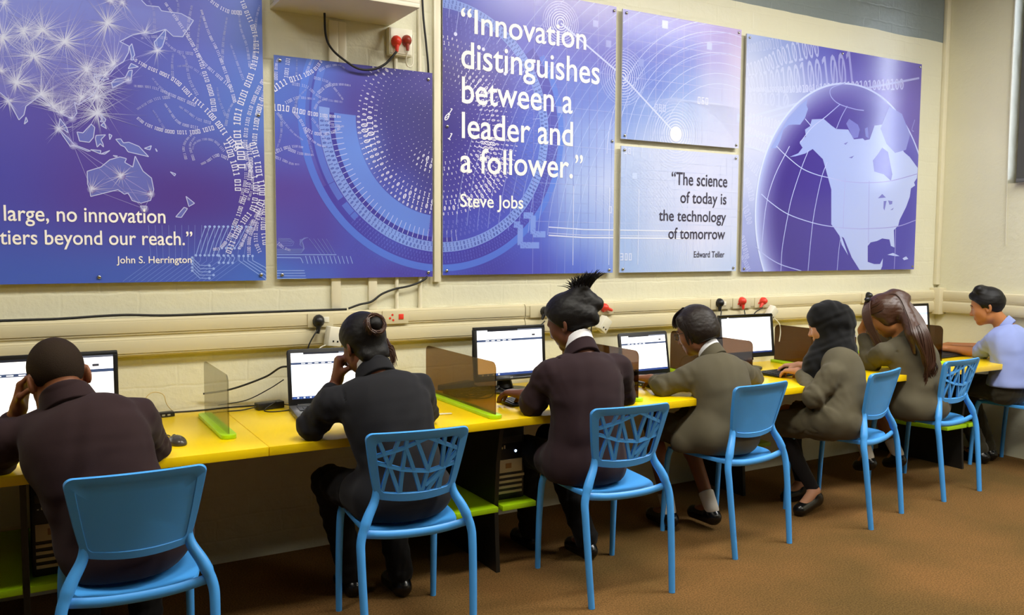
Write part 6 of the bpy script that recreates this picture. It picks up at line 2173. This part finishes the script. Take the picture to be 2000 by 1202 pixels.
# --- girl with bobbed hair and glasses
def ex4(root, off, J, R, g, T, up, spine):
    ex = [(ell(g(0, -.028, -.045), (.090, .085, .075), R), .03)]
    for e in (-1, 1): ex.append((rc(g(e * .070, .050, .045), g(e * .075, .055, -.030), .017, .008), .02))
    hair_cap(root, off, J['head'], R, 1.02, .017, M_HAIRB4, p0=(0, .072, .040), n=(0, -.93, .36), extra=ex, fuzz=.0007, fw=.016, cutp=[((0, 0, -.098), (0, .15, 1)), ((0, .045, -.02), (0, -.95, .55))])
    mb = MB()
    r = random.Random(4)
    P = []
    for i in range(60):
        x = (r.random() - .5) * .13
        P.append([g(x * .5, .03, .100), g(x * .85, .074, .074), g(x * 1.0, .093, .040), g(x * 1.02, .095, .008 + .012 * r.random())])
    for i in range(60):
        e, u = (-1 if i % 2 else 1), r.random()
        P.append([g(e * .050, .030 - .03 * u, .086), g(e * .084, .040 - .03 * u, .03), g(e * .089, .036 - .035 * u, -.03), g(e * .082, .036 - .03 * u, -.075 - .02 * r.random())])
    strands(mb, P, .004, .001)
    mb.build('fringe', M_HAIRB4, root, smooth=True, off=off)
    gl = MB()
    for e in (-1, 1):
        c = g(e * .033, .104, -.034)
        gl.tube([c + R[0] * (.023 * math.cos(a)) + R[2] * (.017 * math.sin(a)) for a in np.linspace(0, 2 * math.pi, 22)], .0018, 6)
        gl.tube([g(e * .056, .103, -.028), g(e * .074, .08, -.026), g(e * .080, .0, -.024)], .0018, 6)
    gl.tube([g(-.011, .106, -.030), g(.011, .106, -.030)], .0016, 6)
    gl.build('glasses', M_BLACK, root, smooth=True, off=off)
    sc = Field(J['neck'] - .13, J['neck'] + .14, .003)
    na = unitv(g(0, -.02, -.075) - J['neck'])
    ct = unitv(na + T[1] * .55)
    sc.add(rc(J['neck'] - na * .02, J['neck'] + na * .06, .068, .058), .01)
    sc.cut(rc(J['neck'] - na * .08, J['neck'] + na * .12, .058, .050), .004)
    sc.plane(J['neck'] + ct * .044, -ct)
    sc.plane(J['neck'], ct)
    sc.build('shirt_collar', M_SHIRT, root, off)


M_HAIRB4 = mat('dark_brown_hair', (28, 18, 12), 0.45, 0.35, bump=0.45, bscale=380, bdist=.002)
J4 = dict(pel=(3.035, -.865, .54), neck=(3.045, -.765, .915), head=(3.005, -.685, 1.065), shL=(2.90, -.765, .815), shR=(3.215, -.78, .825),
          elL=(2.785, -.69, .768), wrL=(2.82, -.565, .785), elR=(3.40, -.70, .765), wrR=(3.27, -.50, .775))
J4.update(seated_legs(3.01, -.86, tL=(-.02, -.20, .02), tR=(-.03, -.30, .03), hz=.53))
person('seated_person', 'girl with brown bob and glasses in olive grey blazer, typing at a black laptop', (3.02, -.88, 0), J4, (26, 18, 2), (134, 86, 58), .95, 1.02, (C_OLIVE, .0045), (C_OLSK, True),
       [(V3(2.82, -.565, .785), V3(-.30, .9, -.02), V3(0, -.1, -1), V3(1, .3, 0), dict(curl=.42, s=.98)), (V3(3.27, -.50, .775), V3(-.3, 1, -.05), V3(0, 0, -1), V3(-1, 0, 0), dict(curl=.35))], ex4, socks=M_SOCK, eyes=True, tails=[rc((2.93, -.84, .58), (2.845, -.80, .50), .09, .075)])


# --- girl in a black headscarf
def ex5(root, off, J, R, g, T, up, spine):
    C = Field(J['head'] - .36, J['head'] + .24, .005)
    C.add(ell(g(0, -.010, .008), (.094, .118, .104), R), .01)
    C.add(ell(g(0, -.070, -.020), (.080, .080, .080), R), .04)
    C.add(rc(g(0, -.03, -.08), J['neck'] - up * .01 - T[1] * .01, .085, .098), .05)
    C.add(rc(g(0, .035, -.125), J['neck'] + T[1] * .10 - up * .10, .062, .070), .05)
    C.add(rc(J['neck'] + T[1] * .10 - up * .08, J['neck'] + T[1] * .13 - up * .24, .070, .060), .05)
    C.wrinkle(.004, .07, 2)
    C.cut(ell(g(0, .125, -.045), (.056, .075, .078), R), .012)
    C.build('headscarf', C_HIJAB, root, off)
    cd = MB().box(-.02, .02, -.002, .002, -.05, .03)
    M = Matrix.Translation(Vector((3.87, -.74, .735))) @ Matrix.Rotation(.5, 4, 'Z') @ Matrix.Rotation(-.25, 4, 'X')
    cd.build('name_card', M_WHITE, root, off=off, M=M)


J5 = dict(pel=(3.765, -.965, .545), neck=(3.880, -.875, .905), head=(3.880, -.800, 1.060), shL=(3.715, -.985, .790), shR=(3.995, -.835, .800),
          elL=(3.610, -.955, .670), wrL=(3.765, -.715, .768), elR=(4.10, -.70, .765), wrR=(3.915, -.585, .775))
J5 = {k: (v[0] + .035, v[1] + .05, v[2]) for k, v in J5.items()}
J5.update(dict(hipL=(3.735, -.91, .53), knL=(3.66, -.635, .475), anL=(3.795, -.80, .115), toeL=(3.665, -.815, .035), hipR=(3.895, -.85, .53), knR=(3.87, -.52, .50), anR=(3.90, -.62, .10), toeR=(3.80, -.60, .035)))
person('seated_person', 'girl in black headscarf and olive grey blazer typing at the blank white page', (3.80, -.93, 0), J5, (30, 14, 0), (186, 134, 104), .95, 1.0, (C_OLIVE, .0045), (C_OLSK, True),
       [(V3(3.80, -.665, .768), V3(-.12, 1, -.05), V3(0, -.15, -1), V3(1, 0, 0), dict(curl=.42)), (V3(3.95, -.535, .775), V3(-.6, 1, -.08), V3(0, -.1, -1), V3(-1, 0, 0), dict(curl=.42))], ex5, tights=C_TIGHT, eyes=True, girth=.9)


# --- girl with long loose hair, head bowed on her hand
def ex6(root, off, J, R, g, T, up, spine):
    A1, A2, A3 = V3(4.555, -.855, .965), V3(4.585, -.885, .815), V3(4.605, -.890, .705)
    ex = [(ell(g(0, -.02, -.015), (.086, .096, .088), R), .03), (rc(g(-.05, .0, -.01), g(-.060, .005, -.06), .036, .028), .03), (rc(g(.03, -.085, .045), g(.045, -.12, .0), .042, .040), .03),
          (rc(g(.03, -.10, .02), A1, .042, .048), .03), (rc(A1, A2, .048, .042), .03), (rc(A2, A3, .042, .014), .03)]
    hair_cap(root, off, J['head'], R, 1.04, .014, M_HAIRB, p0=(0, .080, .040), n=(0, -.80, .60), extra=ex, fuzz=.0012, fw=.03)
    mb = MB()
    r = random.Random(6)
    P = []
    for i in range(150):                                    # loose tail down the back, wavy
        u, v = r.uniform(-1, 1), r.random()
        w1, w2 = .02 * math.sin(3 * u + 1), .02 * math.sin(5 * u)
        bx, by = T[0], V3(0, -1, 0)
        P.append([g(-.01 + .045 * u, -.02 + .02 * v, .092 - .012 * u * u), g(.02 + .042 * u, -.095 - .02 * v, .045), (g(.03, -.10, .02) + A1) / 2 + bx * .046 * u + by * (.035 + .02 * v), A1 + bx * (.052 * u + w1) + by * (.034 + .026 * v),
                  A2 + bx * (.054 * u + w2) + by * (.030 + .026 * v), A2 * .4 + A3 * .6 + bx * (.050 * u - w1) + by * (.024 + .022 * v), A3 + bx * (.045 * u + w2) + V3(0, -.01 - .02 * v, .05 - .11 * r.random())])
    for i in range(60):                                     # combed over the head
        a = math.radians(r.uniform(-80, 80))
        P.append([g(.092 * math.sin(a) * .9, .055, .075 * math.cos(a) + .01), g(.094 * math.sin(a), -.02, .092 * math.cos(a)), g(.03 + .05 * math.sin(a), -.10, .045 + .035 * math.cos(a))])
    for i in range(60):                                     # curtain falling forward on the left side of the face
        u = r.random()
        P.append([g(-.04, .02 + .03 * u, .10), g(-.086, .045 + .05 * u, .05), g(-.096, .075 + .045 * u, -.03), g(-.092, .09 + .04 * u, -.10 - .05 * r.random()), g(-.08, .10 + .04 * u, -.16 - .08 * r.random())])
    strands(mb, P, .0046, .0014)
    mb.build('long_strands', M_HAIRB, root, smooth=True, off=off)
    MB().ball(g(-.055, .03, .105), (.022, .016, .016), 12, 8).build('hair_clip', M_BLACK, root, smooth=True, off=off)


J6 = dict(pel=(4.675, -.815, .54), neck=(4.640, -.72, .93), head=(4.555, -.640, 1.085), shL=(4.475, -.705, .835), shR=(4.79, -.75, .835),
          elL=(4.50, -.60, .762), wrL=(4.535, -.50, .95), elR=(4.90, -.62, .765), wrR=(4.72, -.45, .775))
J6.update(seated_legs(4.66, -.79, tL=(-.04, -.22, .10), tR=(-.02, -.26, .10), hz=.53, toe=(0, .06, -.075)))
person('seated_person', 'girl with long loose brown hair and olive grey blazer, head bowed on her hand', (4.67, -.84, 0), J6, (26, 34, -6), (168, 112, 66), .95, 1.04, (C_OLIVE, .006), (C_OLSK, True),
       [(V3(4.535, -.50, .95), V3(.05, -.35, .8), V3(.1, -.9, -.4), V3(.9, 0, .1), dict(curl=.5)), (V3(4.72, -.45, .775), V3(-.3, 1, -.05), V3(0, 0, -1), V3(-1, 0, 0), dict(curl=.35))], ex6, socks=M_SOCK)


# --- boy in the pale blue shirt
def ex7(root, off, J, R, g, T, up, spine):
    ex = [(rc(g(-.035, .076, .058), g(.035, .076, .058), .018), .03), (rc(g(-.05, .03, .088), g(.05, .03, .088), .03), .03)]
    for e in (-1, 1): ex.append((rc(g(e * .068, .028, -.0), g(e * .069, .022, -.028), .012, .006), .01))
    hair_cap(root, off, J['head'], R, 1.03, .011, M_HAIR, p0=(0, .086, .036), n=(0, -.66, .75), extra=ex, fuzz=.0012, fw=.04)


J7 = dict(pel=(5.625, -.815, .55), neck=(5.665, -.745, .955), head=(5.595, -.660, 1.108), shL=(5.575, -.735, .855), shR=(5.85, -.75, .85),
          elL=(5.665, -.575, .755), wrL=(5.600, -.375, .765), elR=(5.91, -.54, .765), wrR=(5.72, -.32, .775))
J7.update(dict(hipL=(5.58, -.79, .54), knL=(5.60, -.43, .52), anL=(5.66, -.62, .09), toeL=(5.66, -.50, .035), hipR=(5.74, -.79, .54), knR=(5.76, -.42, .52), anR=(5.78, -.60, .09), toeR=(5.78, -.48, .035)))
C_KHAKI = cloth('dark_khaki_trouser_cloth', (58, 54, 40), .2)
person('seated_person', 'boy in short-sleeved pale blue shirt, rightmost, by the room corner', (5.66, -.80, 0), J7, (22, 12, 0), (172, 112, 66), .95, 1.03, (C_BLUE, .006), (C_KHAKI, False),
       [(V3(5.600, -.375, .765), V3(-.35, .9, -.03), V3(0, -.1, -1), V3(.9, .2, 0), dict(curl=.3)), (V3(5.72, -.32, .775), V3(-.9, .5, -.05), V3(0, 0, -1), V3(-.3, -.9, 0), dict(curl=.3))], ex7, bare_forearm=True,
       coat_name='shirt', eyes=True, hem=False, seat_z=.565)
